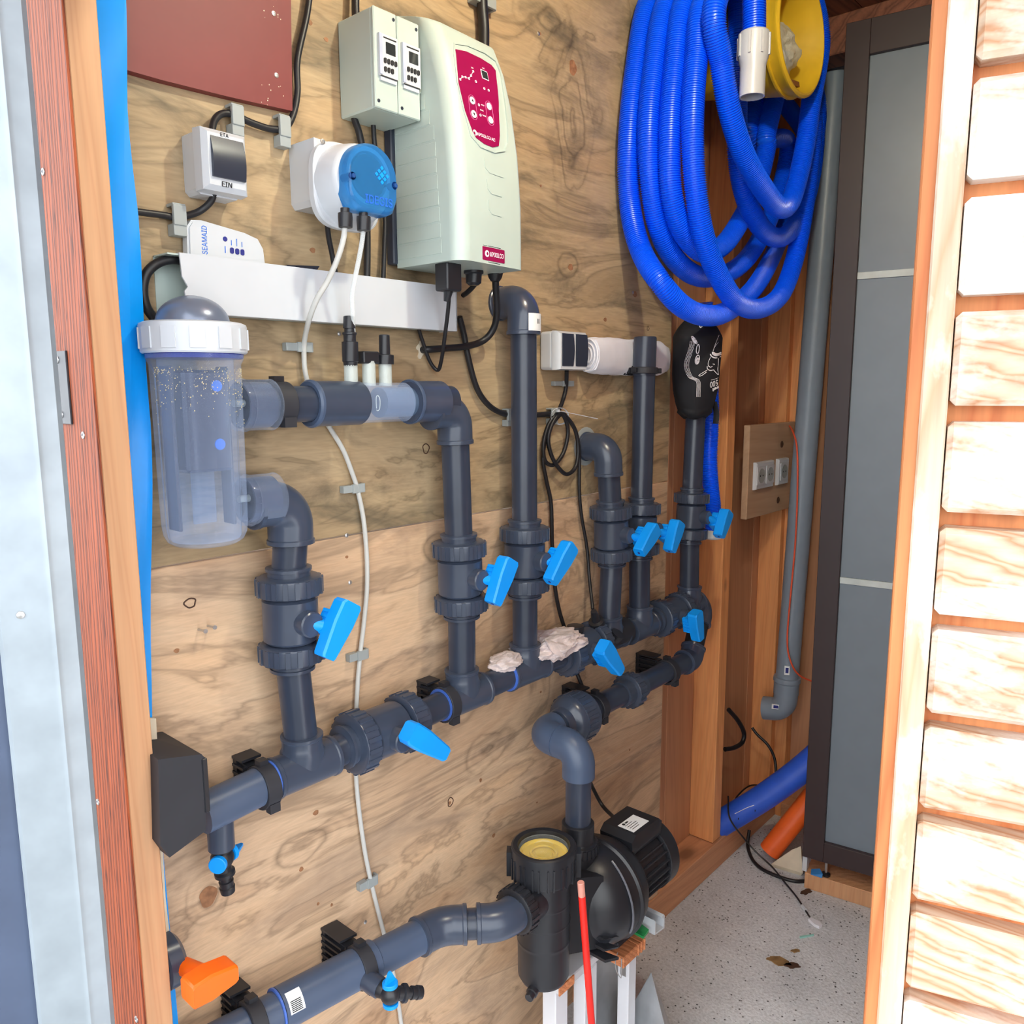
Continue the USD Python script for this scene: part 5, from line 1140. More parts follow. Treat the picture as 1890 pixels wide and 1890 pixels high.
one('green_pad', hull([(a, b, z) for a, b in ((1.345, -.262), (1.372, -.258), (1.345, -.238), (1.382, -.215)) for z in (.3570, .3625)]), MT['green'], 'small green plastic pad on the wooden shim under the pump', 'pad')
gutter = [(0, 0), (.040, 0), (.040, .030), (.036, .034), (.030, .030), (.032, .026), (.036, .026), (.036, .004), (.004, .004), (.004, .030), (.0, .034)]
one('plastic_rail', prism(gutter, (1.385, -.05, .345), (1, 0, -.12), (.0, 0, 1), 0, .215), MT['white'], 'white plastic channel rail lying across the stand behind the pump', 'rail')
wl_ = spline([at(1140, 1758, -.262), at(1136, 1775, -.262), at(1138, 1792, -.262), at(1145, 1804, -.262), at(1147, 1800, -.26), at(1147, 1770, -.26)], 6)
one('wire_loop', sweep(wl_, .0010, 6), MT['steel'], 'thin metal wire loop hanging at the right leg of the pump stand', 'wire')
one('sheet_metal', bx(1.25, 1.42, -.168, -.160, .0, .335, .001), MT['alu'], 'dull sheet metal panel behind the legs of the pump stand', 'metal sheet')
tp = [atz(1236, 1892, .0), atz(1222, 1905, .0), np.array([1.40, -.20, .30]), np.array([1.36, -.17, .0])]
one('metal_plate', hull([p+np.array([s*.0015, s*.0015, 0]) for p in (atz(1240, 1900, .0), np.array([1.375, -.265, .262]), np.array([1.375, -.15, .0]), np.array([1.30, -.42, .0])) for s in (-1, 1)]), MT['alu'], 'triangular grey metal plate leaning beside the pump stand', 'metal plate')
rr0, rr1 = at(1072, 1628, -.275), at(1092, 1890, -.275); dr_ = unit(rr1-rr0); rend = rr0+dr_*((rr0[2]-.0)/-dr_[2])
rr = thing('red_rod', 'thin red rod with a worn pink tip leaning in front of the pump', 'rod', rend)
obj('shaft', rod(rr0+dr_*.030, rend, .0068, 16), MT['red_rod'], rr); obj('tip', rod(rr0, rr0+dr_*.030, .0066, 16, ch=.001), MT['pink'], rr, label='worn pink tip')

# ================================================================== rag and probe on the manifold
def blob(c, sx, sy, sz, seed, amp=.35, sub=4):
    t = trimesh.creation.icosphere(sub); v = np.array(t.vertices); nz = meshkit.fbm(v*2.2+seed*7.1, 4, seed)-.5
    v = v*(1+amp*2*nz[:, None]); return v*np.array([sx, sy, sz])+np.array(c), np.array(t.faces)
p = man(XR[2]+.075)
rg = thing('rag', 'crumpled pale lilac rag lying over the manifold by the tall riser', 'rag', p)
v, f = blob(p+np.array([.004, .000, .032]), .098, .050, .028, 3, .46, 5)
dd2 = np.hypot(v[:, 1]-p[1], v[:, 2]-p[2]); lowm = v[:, 2] < p[2]+.035
v[:, 2] = np.maximum(v[:, 2], p[2]+np.sqrt(np.maximum(.0335**2-(v[:, 1]-p[1])**2, 0)))
obj('cloth', (v, f), MT['rag'], rg, smooth=60)
q = [at(1010, 1185, -.10), at(1045, 1192, -.11), at(1072, 1196, -.10), at(1040, 1215, -.112), at(1020, 1205, -.11), at(1046, 1205, -.095)]
obj('fold', refine(hull(np.vstack([np.array(q), np.array(q)+[0, .008, .004]])), .01), MT['rag'], rg, smooth=60)
obj('fold', blob(man(XR[2]-.055)+np.array([0, .004, .030]), .040, .03, .016, 8, .4), MT['rag'], rg, smooth=60)
pb = thing('probe', 'black sensor probe with its fitting standing on the manifold right of the rag', 'sensor', man(at(1105, 1180, PY)[0]))
c = man(at(1110, 1180, PY)[0]); td = unit(at(1094, 1122, -.072)-c)
obj('fitting', solid(c, td, [(.02, .020), (.036, .020), (.038, .015), (.048, .015), (.050, .0185), (.064, .0175), (.066, .010), (.080, .009), (.094, .0065)], 18), MT['black'], pb)
obj('collar', rod(c+np.array([.005, -.030, .01]), c+np.array([.007, -.040, .024]), .016, 16), MT['black'], pb)
c = man(at(1062, 1175, PY)[0]); obj('plug', solid(c, (0, 0, 1), [(.028, .015), (.040, .015), (.041, .0185), (.054, .0185), (.055, .014)], 14), MT['black'], pb)

# ================================================================== white cloth roll behind the open riser
Z0c, Xc0, Xc1 = 1.570, at(1096, 655, -.045)[0], at(1241, 655, -.03)[0]
secs = []
for k, x in enumerate(np.linspace(Xc0, Xc1, 30)):
    t_ = k/29; ty = np.interp(t_, [0, .25, .5, .9, 1], [.0300, .024, .0165, .0165, .0120]); tz_ = np.interp(t_, [0, .08, .85, 1], [.036, .040, .042, .030])
    cy = -ty-.0005; ring_ = []
    for a in np.linspace(0, 2*math.pi, 28, endpoint=False):
        ca, sa = math.cos(a), math.sin(a); ring_.append((x+.010*(sa > 0)*math.sin(t_*3.1), cy+ty*np.sign(ca)*abs(ca)**.8, Z0c+tz_*np.sign(sa)*abs(sa)**.8+.0015*math.sin(9*a+t_*20)))
    secs.append(ring_)
A_ = np.array(secs); m_, n_ = A_.shape[:2]; f_ = []
for i in range(m_-1):
    for j in range(n_): k = (j+1) % n_; f_ += [(i*n_+j, i*n_+k, (i+1)*n_+k), (i*n_+j, (i+1)*n_+k, (i+1)*n_+j)]
for j in range(1, n_-1): f_ += [(0, j+1, j), ((m_-1)*n_, (m_-1)*n_+j, (m_-1)*n_+j+1)]
t_ = trimesh.Trimesh(A_.reshape(-1, 3), np.array(f_), process=False); trimesh.repair.fix_normals(t_)
cr = thing('cloth_roll', 'rolled white cloth tucked between the open riser and the plywood', 'cloth', (1.6, 0, 1.53))
obj('roll', t_, MT['cloth_w'], cr, smooth=50)
for k, (ra, rb_) in enumerate(((.026, .034), (.018, .025), (.010, .016))):
    P = [np.array([Xc0-.002, -.0305+ra*math.cos(a), Z0c+rb_*math.sin(a)]) for a in np.linspace(.4, 5.6, 20)]
    obj('rolled_layer', sweep(spline(P, 2), .0026, 6), MT['cloth_w'], cr)

# ================================================================== black bag over the last riser
rows = [(585, 1250, 1330), (605, 1241, 1335), (650, 1239, 1335), (690, 1238, 1334), (720, 1244, 1332), (745, 1256, 1330), (757, 1262, 1326)]
cxp, cyp = 1.858, -.068
zz = [at((a+b)/2, y, cyp)[2] for y, a, b in rows]; cyp = -.066
def bagr(z):
    rws = [(b-a)/2 for _, a, b in rows]; w = np.interp(-z, [-q for q in zz], rws)
    return w*2.02/1500
secs = []
for z in np.linspace(1.425, 1.69, 40):
    r = bagr(z) if z > 1.44 else .029+(z-1.425)*1.2
    r = r if z < 1.625 else r-(z-1.625)*.62
    cx_ = cxp+(z-1.55)*.02
    secs.append([(cx_+r*math.cos(a)*1.0*(1+.05*math.sin(3*a+z*30)), cyp+r*math.sin(a)*.92*(1+.05*math.sin(4*a+z*22)), z+.004*math.sin(3*a)) for a in np.linspace(0, 2*math.pi, 44, endpoint=False)])
A_ = np.array(secs); m_, n_ = A_.shape[:2]; f_ = []
for i in range(m_-1):
    for j in range(n_): k = (j+1) % n_; f_ += [(i*n_+j, i*n_+k, (i+1)*n_+k), (i*n_+j, (i+1)*n_+k, (i+1)*n_+j)]
for j in range(1, n_-1): f_ += [(0, j+1, j), ((m_-1)*n_, (m_-1)*n_+j, (m_-1)*n_+j+1)]
t_ = trimesh.Trimesh(A_.reshape(-1, 3), np.array(f_), process=False); trimesh.repair.fix_normals(t_)
bg = thing('bag', 'black bag with white printed figure and 500 pulled over the last riser', 'bag', (cxp, cyp, 1.43))
bs = obj('sack', t_, MT['bag'], bg, smooth=60)
obj('strap', sweep(spline([at(1318, 742, -.10), at(1322, 762, -.10), at(1321, 782, -.10)], 5), .008, 8, flat=(1, .3)), MT['bag'], bg)
K = 8.217
def bp(cx__, cy__, lift=.0006): return hit(1220+cx__/K, 570+cy__/K, t_, lift)
def stroke(pts, r, closed=False):
    P = [q for q in (bp(a, b) for a, b in pts) if q is not None]
    return sweep(spline(P, 5, closed), r, 5) if len(P) > 2 else None
def ink(name, strokes): 
    s = [q for q in strokes if q is not None]
    if s: obj(name, join(*s), MT['inkw'], bg, smooth=False)
band = [(478, 490), (465, 570), (440, 650), (412, 740), (388, 830), (392, 900), (418, 980), (450, 1035), (500, 1060), (545, 1080), (568, 1120), (570, 1200), (566, 1270), (568, 1335)]
ink('wave_print', [stroke([(x+o*(1 if y < 1000 else .8), y-o*.25*(1000 < y < 1100)) for x, y in band], .00045) for o in (-34, -17, 0, 17, 34)])
def leafp(cx__, cy__, L_, w_, th):
    out = []
    for a in np.linspace(0, 2*math.pi, 12, endpoint=False):
        x, y = w_*math.cos(a), L_*math.sin(a)*(1 if math.sin(a) > 0 else 1.15); out.append((cx__+x*math.cos(th)-y*math.sin(th), cy__+x*math.sin(th)+y*math.cos(th)))
    return out
for q_ in (stroke(leafp(508, 478, 62, 22, -.6), .0010, True), stroke(leafp(508, 478, 40, 8, -.6), .0012, True), stroke(leafp(558, 615, 66, 22, .12), .0011, True), stroke(leafp(552, 775, 64, 30, .2), .0013, True), stroke(leafp(552, 785, 35, 13, .2), .0018, True), stroke([(580, 250), (600, 285), (632, 255)], .0014)):
    ink('drop_print', [q_])
ink('figure_print', [stroke([(790, 640), (830, 520), (880, 400)], .0006), stroke([(808, 592), (838, 545), (872, 505)], .0006), stroke([(748, 685), (768, 722), (830, 745), (905, 722)], .0017), stroke([(784, 652), (790, 685), (845, 705), (905, 690)], .0026), stroke([(790, 668), (845, 690), (905, 668)], .0026),
    stroke([(750, 735), (722, 800), (716, 850), (740, 880)], .0007), stroke([(870, 750), (868, 850), (862, 925), (872, 1000)], .0007), stroke([(700, 870), (705, 910), (745, 935), (800, 925)], .0011), stroke([(712, 865), (750, 885), (780, 870)], .0008),
    stroke([(700, 930), (640, 965), (572, 1010), (610, 1015), (690, 960)], .0008), stroke([(800, 930), (835, 970), (866, 1000)], .0009), stroke([(785, 835), (812, 840), (800, 850)], .0008), stroke([(760, 1080), (820, 1064), (868, 1046)], .0006)])
def bagtext(t, h, cx__, cy__, ux, uy, wx, wy):
    while bp(cx__, cy__) is None or bp(cx__+ux, cy__+uy) is None: cx__ -= 8
    c = bp(cx__, cy__); q_ = bp(cx__+ux, cy__+uy); u = unit(q_-c); w = bp((cx__+ux/2)+wx, cy__+uy/2-(-wy if False else wy)*0+wy); w = (w if w is not None else c-DZ*.01)-(c+q_)/2; w = unit(w-u*(u@w))
    v, f = V(text(t, h, (0, 0, 0), (1, 0, 0), (0, 1, 0), .0008)); s = v.copy(); s[:, 0] += .18*s[:, 1]
    nn = np.cross(u, w); nn = nn if nn @ (EYE-c) > 0 else nn
    return c+s[:, :1]*u+s[:, 1:2]*w+(s[:, 2:]-.0)*nn+unit(EYE-c)*.0015, f
ink('lettering', [bagtext('500', .0135, 865, 1070, -60, 22, 4, 40)])
ink('lettering', [bagtext('umwelt', .0075, 925, 1165, -60, 30, 4, 30)])

# ================================================================== hose coil, its end cuffs, bucket
HR = .0243
loops = [(-.034, [(1200, 0), (1173, 130), (1160, 270), (1163, 380), (1182, 460), (1218, 520), (1262, 567), (1310, 583), (1352, 568), (1400, 520), (1440, 440), (1470, 350), (1487, 250)]),
  (-.084, [(1232, 0), (1207, 130), (1197, 260), (1207, 380), (1228, 450), (1262, 495), (1300, 512), (1345, 503), (1380, 475), (1410, 425), (1440, 350), (1452, 260)]),
  (-.130, [(1265, 0), (1245, 130), (1236, 260), (1240, 360), (1262, 430), (1300, 466), (1335, 452), (1365, 410), (1395, 350), (1415, 270)]),
  (-.178, [(1300, 0), (1285, 110), (1278, 230), (1283, 340), (1297, 430), (1322, 500), (1358, 556), (1400, 570), (1440, 545), (1466, 480), (1484, 390), (1497, 290), (1500, 200)]),
  (-.165, [(1363, 0), (1362, 100), (1360, 190), (1362, 290), (1378, 370), (1410, 426), (1443, 438), (1474, 405), (1496, 335), (1506, 250), (1506, 180)]),
  (-.224, [(1322, 0), (1332, 120), (1348, 210), (1375, 290), (1410, 350), (1438, 383), (1458, 374), (1475, 320), (1489, 250), (1497, 190)])]
HP = []
for y, px in loops:
    low_ = (lambda b: y-.115*np.clip((b-430)/110., 0, 1)) if y > -.05 else (lambda b: y)
    seg = [at(a, b, low_(b)) for a, b in px]
    if HP: HP.append(np.array([1.79, y, 2.462]))
    else: HP += [np.array([1.80, y, 2.44])]
    HP += seg; HP += [np.array([2.07, y, 2.14])] if y in (-.084, -.130) else []
    HP += [np.array([2.15, y, 2.36]), np.array([2.06, y, 2.452]), np.array([1.93, y-.02, 2.474])]
HP += [np.array([1.80, -.25, 2.462])]+[at(1392, b, -.268) for b in (-70, -20, 20, 64)]
HP = resample(spline(HP, 24), .00116)
rad = np.where((np.arange(len(HP)) % 4) < 2, HR, HR-.0026)
hs = thing('pool_hose', 'coil of bright blue ribbed pool hose hanging over a yellow bucket', 'hose', (1.9, -.15, 1.65))
obj('hose', sweep(HP, HR, 16, True, rad), MT['hose'], hs, smooth=40)
ce = HP[-1]; cd = np.array([0, 0, -1.0])
cfm = [lathe(ce+cd*-.004, cd, [(0, .020), (0, .0290), (.003, .0315), (.046, .0315), (.066, .0262), (.125, .0258), (.125, .0228), (.010, .0228), (0, .020)], 32)]
for k in range(8):
    a = 2*math.pi*k/8+.2; e = np.array([math.cos(a), math.sin(a), 0]); tt = np.array([-e[1], e[0], 0]); cfm.append(hull([ce+e*.0312+tt*x*.0022+cd*z+e*y for x in (-1, 1) for z in (.002, .044) for y in (-.002, .0030)]))
obj('end_cuff', join(*cfm), MT['white'], hs, smooth=30, label='white hose cuff')
BC, BR = np.array([1.945, 0, 2.300]), .128
bk_ = thing('bucket', 'yellow bucket fixed sideways to the wall as a hose holder', 'bucket', (1.945, 0, 2.30))
obj('bucket_wall', lathe(BC+np.array([0, -.003, 0]), (0, -1, 0), [(0, 0), (0, .086), (.24, BR), (.252, BR+.007), (.258, BR+.007), (.262, BR+.002), (.262, BR-.002), (.24, BR-.004), (.005, .081), (.005, 0)], 56), MT['yellow'], bk_)
obj('rim_bead', lathe(BC+np.array([0, -.225, 0]), (0, -1, 0), [(0, BR-.002), (.001, BR+.004), (.006, BR+.004), (.007, BR-.002)], 56), MT['yellow'], bk_)
bp0 = at(1438, 95, -.21)
v, f = blob(bp0+np.array([-.005, .02, .0]), .088, .060, .062, 12, .32, 4)
dd3 = np.hypot(v[:, 0]-BC[0], v[:, 2]-BC[2]); s = np.minimum(1, .116/np.maximum(dd3, 1e-6)); v[:, 0] = BC[0]+(v[:, 0]-BC[0])*s; v[:, 2] = BC[2]+(v[:, 2]-BC[2])*s
one('plastic_bag', (v, f), MT['clear2'], 'crumpled clear plastic bag lying in the yellow bucket', 'plastic bag', smooth=False)
q = BC+np.array([.02, -.17, -.104]); one('cardboard_piece', hull([q+np.array([a, b, c]) for a, b, c in ((-.03, 0, 0), (.03, 0, .004), (-.02, -.07, 0), (.035, -.07, .008), (-.03, 0, .03), (.03, 0, .034), (-.02, -.07, .012), (.03, -.07, .018))]), plain('cardboard', S(128, 84, 40), .8), 'small brown cardboard piece in the bottom of the yellow bucket', 'cardboard')
# hanging end of another hose behind the last riser
h2 = [at(*q) for q in ((1300, 560, -.050), (1308, 660, -.048), (1312, 755, -.045), (1311, 800, -.045), (1309, 850, -.045), (1312, 900, -.048), (1316, 940, -.05), (1316, 985, -.05))]
P2 = resample(spline(h2, 10), .00116); rad2 = np.where((np.arange(len(P2)) % 4) < 2, .0220, .0196)
h2t = thing('hose_end', 'short blue ribbed hose hanging behind the last riser with a white end', 'hose', P2[-1])
obj('hose', sweep(P2, .0220, 16, True, rad2), MT['hose'], h2t, smooth=40)
obj('end_cuff', solid(P2[-1]+DZ*.012, (0, 0, -1), [(0, .022), (.002, .0245), (.022, .0245), (.026, .020)], 24), MT['white'], h2t)

# ================================================================== right-hand corner
DXp = 2.53
pt, pbm = np.array([DXp, -.124, 2.47]), np.array([DXp, -.066, .545])
dv = unit(pbm-pt)
dpz = thing('drain_pipe', 'grey drain pipe down the far corner with two small stickers and an elbow', 'drain pipe', (DXp, -.07, .38))
obj('pipe', rod(pt, pbm, .0365, 32), MT['drain2'], dpz)
obj('sleeve', rod(atx(1545, 50, DXp), atx(1543, 122, DXp), .044, 28), MT['blackm'], dpz)
ec = pbm+dv*.105
obj('socket', solid(pbm-dv*.012, dv, [(0, .037), (.002, .0425), (.008, .0435), (.016, .0435), (.020, .0405), (.06, .0400)], 32), MT['drain2'], dpz)
m, a_, b_ = elbow(ec, -dv, unit([-.15, 1, -.12]), r=.0385, bend=.045, leg=.030, rim=False); obj('elbow', m, MT['drain2'], dpz)
for (px, py, w, h) in ((1452.5, 1237, .016, .030), (1432, 1304, .026, .016)):
    c = atx(px, py, DXp-.0385) if py < 1260 else atx(px, py, DXp-.0395); nn = unit([-1, -.45, 0]); u = unit(np.cross(nn, DZ))*-1
    u = unit(np.array([.45, -1, 0])); c = c+nn*.003
    s = obj('sticker', prism([(-w/2, -h/2), (w/2, -h/2), (w/2, h/2), (-w/2, h/2)], c, u, DZ, -.004, .0006), MT['sticker'], dpz, label='small white sticker')
    obj('print', prism(sbox(-w*.3, -h*.3, w*.3, h*.3), c, u, DZ, .0006, .0009), MT['inkd'], s)
one('thin_orange_wire', sweep(spline([atx(*q) for q in ((1436, 779, 2.63), (1452, 782, 2.60), (1464, 798, 2.52), (1471, 830, 2.485), (1472, 900, 2.48), (1468, 1000, 2.48), (1459, 1100, 2.48), (1453, 1180, 2.48), (1459, 1220, 2.48), (1475, 1246, 2.50), (1505, 1260, 2.55))], 8), .0028, 8), MT['orange_w'], 'thin orange wire hanging down in front of the grey drain pipe', 'wire', smooth=60)
for k, (x0_, x1_, n_, lb) in enumerate(((2.318, 2.446, 2, 'white double socket on the wooden board by the drain pipe'), (2.480, 2.560, 1, 'white single socket on the wooden board, nearest the drain pipe'))):
    z0_, z1_ = 1.192, 1.276
    so = thing('wall_socket', lb, 'socket', ((x0_+x1_)/2, -.016, 1.23))
    obj('frame', hull([(x, y, z) for y, e in ((-.016, 0), (-.024, -.001), (-.027, -.004)) for x in (x0_-e, x1_+e) for z in (z0_-e, z1_+e)]), MT['white'], so)
    for i in range(n_):
        xc = x0_+(x1_-x0_)*(i+.5)/n_; 
        obj('insert', wrect(xc-.028, xc+.028, z0_+.014, z1_-.014, -.0268, 0, .0025, .002), MT['white'], so)
        obj('well', lathe((xc, -.0294, 1.234), (0, -1, 0), [(0, 0), (0, .019), (.0008, .0205), (.0008, .022), (0, .022)], 26), MT['grey_p'], so)
        for s in (-1, 1): obj('contact_hole', solid((xc+s*.0095, -.0294, 1.234), (0, -1, 0), [(0, .0026), (.0006, .0026)], 10), MT['ink'], so)
for px, py in ((1443, 820), (1436, 923)):
    p = at(px, py, -.016); one('bolt_head', solid((p[0], -.0155, p[2]), (0, -1, 0), [(0, .011), (.001, .011), (.003, .007)], 14), MT['knot_dark'], 'dark countersunk bolt in the socket board, %s one' % ('upper' if py < 900 else 'lower'), 'bolt')

# cabinet: brown aluminium frame with frosted panes, standing on a timber
CU = np.array([math.cos(math.radians(-81.4)), math.sin(math.radians(-81.4)), 0]); CN = np.array([-math.cos(math.radians(8.6)), -math.sin(math.radians(8.6)), 0])
CN = unit(np.cross(DZ, CU)) ; CN = CN if CN @ np.array([-1, 0, 0]) > 0 else -CN
C0 = np.array([2.28, -.239, 0])
def cb(a0, a1, z0, z1, h0, h1, ch=.001):
    v, f = V(bx(a0, a1, h0, h1, z0, z1, ch)); q = C0+v[:, :1]*CU+v[:, 1:2]*CN+v[:, 2:]*DZ
    return q, (f if np.linalg.det(np.array([CU, CN, DZ])) > 0 else f[:, ::-1])
cz = lambda px, py: atp(px, py, C0, CN)[2]
cf = thing('glazed_door', 'dark brown framed door with frosted grey panes standing against the back', 'door', C0+DZ*.1)
Zb, Zt = .100, 2.43
obj('stile', cb(0, .060, Zb, Zt, -.034, 0), MT['brown_alu'], cf); obj('stile', cb(.74, .80, Zb, Zt, -.034, 0), MT['brown_alu'], cf)
obj('rail', cb(.06, .74, Zb, Zb+.062, -.034, 0), MT['brown_alu'], cf); obj('rail', cb(.06, .74, cz(1640, 92), Zt, -.034, 0), MT['brown_alu'], cf)
s1, s2 = cz(1630, 505), cz(1590, 1077); zt_ = cz(1640, 92)
for a, b in ((Zb+.062, s2-.009), (s2+.009, s1-.009), (s1+.009, zt_)): obj('pane', cb(.06, .74, a, b, -.022, -.014, .0005), MT['frost'], cf)
for s in (s1, s2): obj('glazing_bar', cb(.06, .74, s-.009, s+.009, -.024, -.010, .0005), MT['strip'], cf)
obj('side', cb(-.002, .0, Zb, Zt, -.30, -.0, .0003) if False else cb(.0, .016, Zb, Zt, -.060, -.034), MT['brown_alu'], cf)
tw = atz(1490, 1642, 0); 
one('floor_timber', (lambda v, f: (v, f))(*(lambda m: (C0+np.array([0, 0, 0])+V(m)[0][:, :1]*CU+V(m)[0][:, 1:2]*CN+V(m)[0][:, 2:]*DZ, V(m)[1] if np.linalg.det(np.array([CU, CN, DZ])) > 0 else V(m)[1][:, ::-1]))(bx(.010, .80, -.12, -.0, .0, .050, .002))), MT['jamb_light'], 'short timber on the floor under the glazed brown door', 'timber')
ft = thing('levelling_foot', 'black levelling foot with steel screw under the brown door', 'foot', atz(1524, 1618, .05))
p = atp(1524, 1616, C0-CN*.02, CN); p[2] = .050
obj('pad', solid(p, DZ, [(0, .013), (.006, .013), (.010, .006)], 18), MT['black'], ft); obj('screw', rod(p+DZ*.008, p+DZ*.052, .004, 10), MT['steel'], ft)
p = atp(1507, 1613, C0-CN*.01, CN); p[2] = .0505
one('blue_shim', hull([p+CU*a+CN*b+DZ*c for a, b, c in ((-.018, -.012, 0), (.012, -.012, 0), (.018, .012, 0), (-.014, .012, 0), (.006, -.012, .014), (.02, .010, .012), (-.018, -.012, .004))]), plain('blue_shim', S(52, 124, 190), .4), 'small bright blue plastic shim under the brown door beside the foot', 'shim')
one('white_block', cb(.0, .014, .050, .0995, -.04, -.006), MT['white'], 'white block under the left corner of the brown door', 'block')

# pipes and oddments on the floor in the corner
dA, dB = at(1338, 1515, .012), atx(1505, 1398, 2.40); dd_ = unit(dB-dA)
bd2 = thing('blue_duct', 'smooth blue plastic duct with white print lying in the far corner', 'duct', dA)
Pd = spline([dA-dd_*.03, dA, (dA+dB)/2+np.array([0, 0, -.012]), dB, dB+dd_*.15+DZ*.05], 10)
obj('duct', sweep(Pd, .040, 28), MT['blue_duct'], bd2, smooth=60)
def onduct(px, py): return hit(px, py, (lambda: sweep(Pd, .040, 28))(), .0008)
ms = []
for k in range(5):
    a, b = onduct(1368+3.4*k, 1508-1.0*k), onduct(1377+3.4*k, 1524-1.0*k)
    if a is not None and b is not None: ms.append(sweep(np.array([a, (a+b)/2, b]), .0012, 5))
a, b, c = onduct(1356, 1502), onduct(1378, 1491), onduct(1392, 1486)
if a is not None and c is not None: ms.append(sweep(np.array([a, b, c]), .0010, 5))
obj('print', join(*ms), MT['inkw'], bd2, smooth=False)
for q in ((1363, 1511), (1394, 1496)):
    a = onduct(*q); obj('slot', hull([a+np.array([s, 0, t]) for s in (-.004, .004) for t in (-.0035, .0035)]+[a+np.array([0, -.0008, 0])]), MT['ink'], bd2)
oA, oB = atz(1424, 1566, .042), atx(1515, 1452, 2.44); do = unit(oB-oA)
one('orange_pipe', hollow(oB+do*.15, oA-do*.012, .033, .003), MT['orange_pipe'], 'orange plastic pipe leaning from the floor behind the brown door', 'pipe')
one('cream_slab', hull([atz(1424, 1594, .012), atz(1424, 1600, .0), atz(1478, 1616, .0), atz(1482, 1612, .012), atz(1478, 1562, .075), atz(1462, 1568, .06), atz(1490, 1590, .0), atz(1466, 1588, .0)]), MT['cream'], 'cream coloured slab leaning on the floor under the orange pipe', 'slab')
fl = lambda a, b, z=.004: atz(a, b, z)
def floor_wire(label, pts, r, mat='rubber'): return one('cable', sweep(spline(pts, 8), r, 8), MT[mat], label, 'cable', smooth=60)
floor_wire('thick black cable curving on the floor below the orange pipe', [fl(1383, 1532, .05), fl(1380, 1560, .008), fl(1388, 1585, .007), fl(1405, 1603, .006), fl(1432, 1616, .006), fl(1465, 1626, .006), fl(1492, 1626, .006)], .0055)
fw_ = thing('tagged_wire', 'thin black wire on the floor ending in a white tag and pale lug', 'wire', fl(1490, 1690))
W_ = [at(1344, 1470, -.008), at(1347, 1510, -.045), fl(1372, 1546, .09), fl(1398, 1575, .05), fl(1425, 1600, .03), fl(1448, 1628, .012), fl(1470, 1655, .005), fl(1485, 1678, .004), fl(1498, 1698, .004)]
obj('wire', sweep(spline(W_, 8), .0026, 8), MT['rubber'], fw_)
a, b = fl(1481, 1672, .006), fl(1487, 1680, .006); obj('tag', sweep(np.array([a, (a+b)/2, b]), .006, 8), MT['white'], fw_, label='white tag')
c = fl(1505, 1704, .005); d5 = unit(fl(1512, 1709, .005)-fl(1494, 1697, .005)); s5 = np.cross(DZ, d5)
obj('lug', hull([c+d5*a+s5*b+DZ*h for a, b in ((-.020, .005), (-.020, -.005), (.006, -.011), (.018, -.007), (.018, .007), (.004, .011)) for h in (-.004, .005)]), MT['cloth_w'], fw_, label='pale plastic lug')
floor_wire('black cable end looping out of the recess beside the stud', [at(1345, 1310, .04), at(1362, 1330, .035), at(1373, 1352, .03), at(1370, 1370, .03), at(1355, 1380, .035), at(1338, 1383, .045)], .0075)
floor_wire('black cable dropping from the drain elbow to the blue duct', [atx(1388, 1343, 2.53), atx(1398, 1356, 2.53), atx(1418, 1376, 2.53), atx(1430, 1402, 2.53), atx(1433, 1440, 2.5)], .0048)
floor_wire('thin dark wire arching behind the blue duct', [at(1348, 1492, .03), at(1362, 1468, .03), at(1385, 1450, .02), at(1410, 1453, .01), at(1440, 1475, -.02), at(1470, 1500, -.05)], .0026)
rnd = random.Random(5)
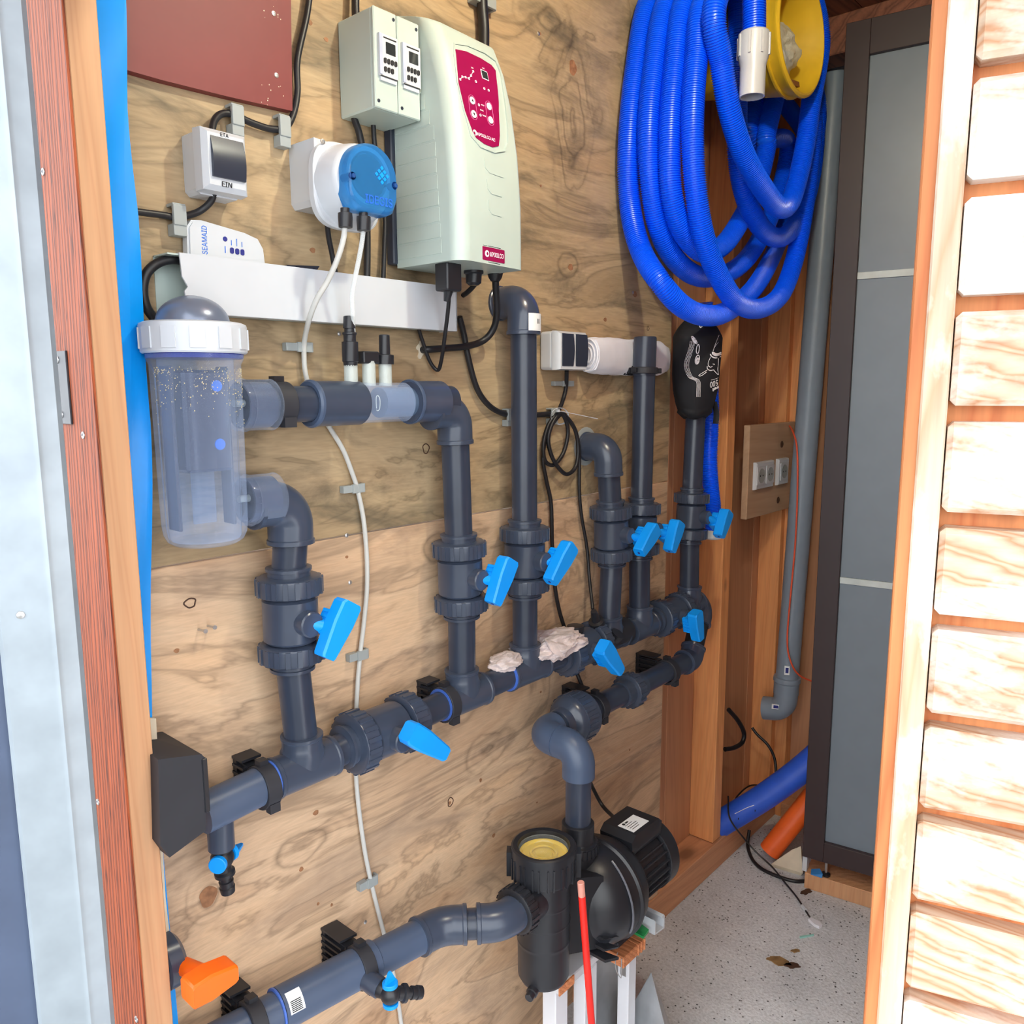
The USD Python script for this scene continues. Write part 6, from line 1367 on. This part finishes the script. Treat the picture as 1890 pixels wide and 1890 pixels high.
for k, (px, py, s, mt, lb) in enumerate(((1438, 1774, .030, 'leaf', 'larger brown dead leaf in the middle of the floor'), (1462, 1782, .020, 'knot_dark', 'dark brown leaf scrap beside the larger leaf on the floor'), (1468, 1755, .012, 'leaf', 'small tan leaf scrap on the floor'), (1488, 1646, .020, 'knot_dark', 'brown leaf scrap by the floor timber'))):
    c = atz(px, py, .0012); a = rnd.uniform(0, 3); u = np.array([math.cos(a), math.sin(a), 0]); w = np.cross(DZ, u)
    one('dead_leaf', prism([(s*math.cos(t)*(1+.2*math.sin(5*t+k)), s*.5*math.sin(t)*(1+.25*math.cos(4*t+k))) for t in np.linspace(0, 6.28, 16, endpoint=False)], c, u, w, -.001, .0015), MT[mt], lb, 'leaf')
c = atz(1490, 1729, .001); one('teal_scrap', hull([c+np.array([a, b, h]) for a, b in ((-.02, .012), (-.015, .016), (.016, -.012), (.02, -.010)) for h in (-.0008, .003)]), plain('teal', S(150, 205, 196), .5), 'pale teal plastic scrap on the floor', 'scrap')

# ================================================================== lamp of the shed (above the picture)
lp = thing('ceiling_lamp', 'round white lamp hanging under the shed roof', 'lamp', LAMP_POS)
obj('lamp_holder', solid((LAMP_POS[0], LAMP_POS[1], ZC), (0, 0, -1), [(0, .03), (.02, .03), (.05, .02), (.07, .018)], 20), MT['white'], lp)
s = UsdLux.SphereLight.Define(stage, lp+'/light'); s.CreateRadiusAttr(.028); s.CreateIntensityAttr(LAMP_POWER/(4*math.pi*math.pi*.028**2)); s.CreateColorAttr(Gf.Vec3f(.98, 1.0, .80))
# ================================================================== repeats of one kind carry one group
GROUPS = {'ball_valve': 'ball valves of the pipework', 'pipe_clamp': 'black pipe clamps on the plywood wall', 'cable_clip': 'cable and tube clips on the plywood wall', 'drain_cock': 'small drain cocks', 'dead_leaf': 'leaf scraps on the floor',
          'pipe_union': 'ribbed unions of the lower pipe', 'nail': 'nails in the plywood', 'bolt_head': 'bolts in the socket board', 'wall_switch': 'surface switches on the plywood', 'wall_socket': 'sockets on the wooden board', 'cable': 'black cables', 'manifold_pipe': 'lengths of the manifold', 'riser_pipe': 'riser pipes', 'dosing_tube': 'tubes of the dosing pump'}
for pr in stage.GetPrimAtPath('/World').GetChildren():
    n = pr.GetName(); n = n[:-4] if n[-4:-3] == '_' and n[-3:].isdigit() else n
    if n in GROUPS: pr.SetCustomDataByKey('group', GROUPS[n])
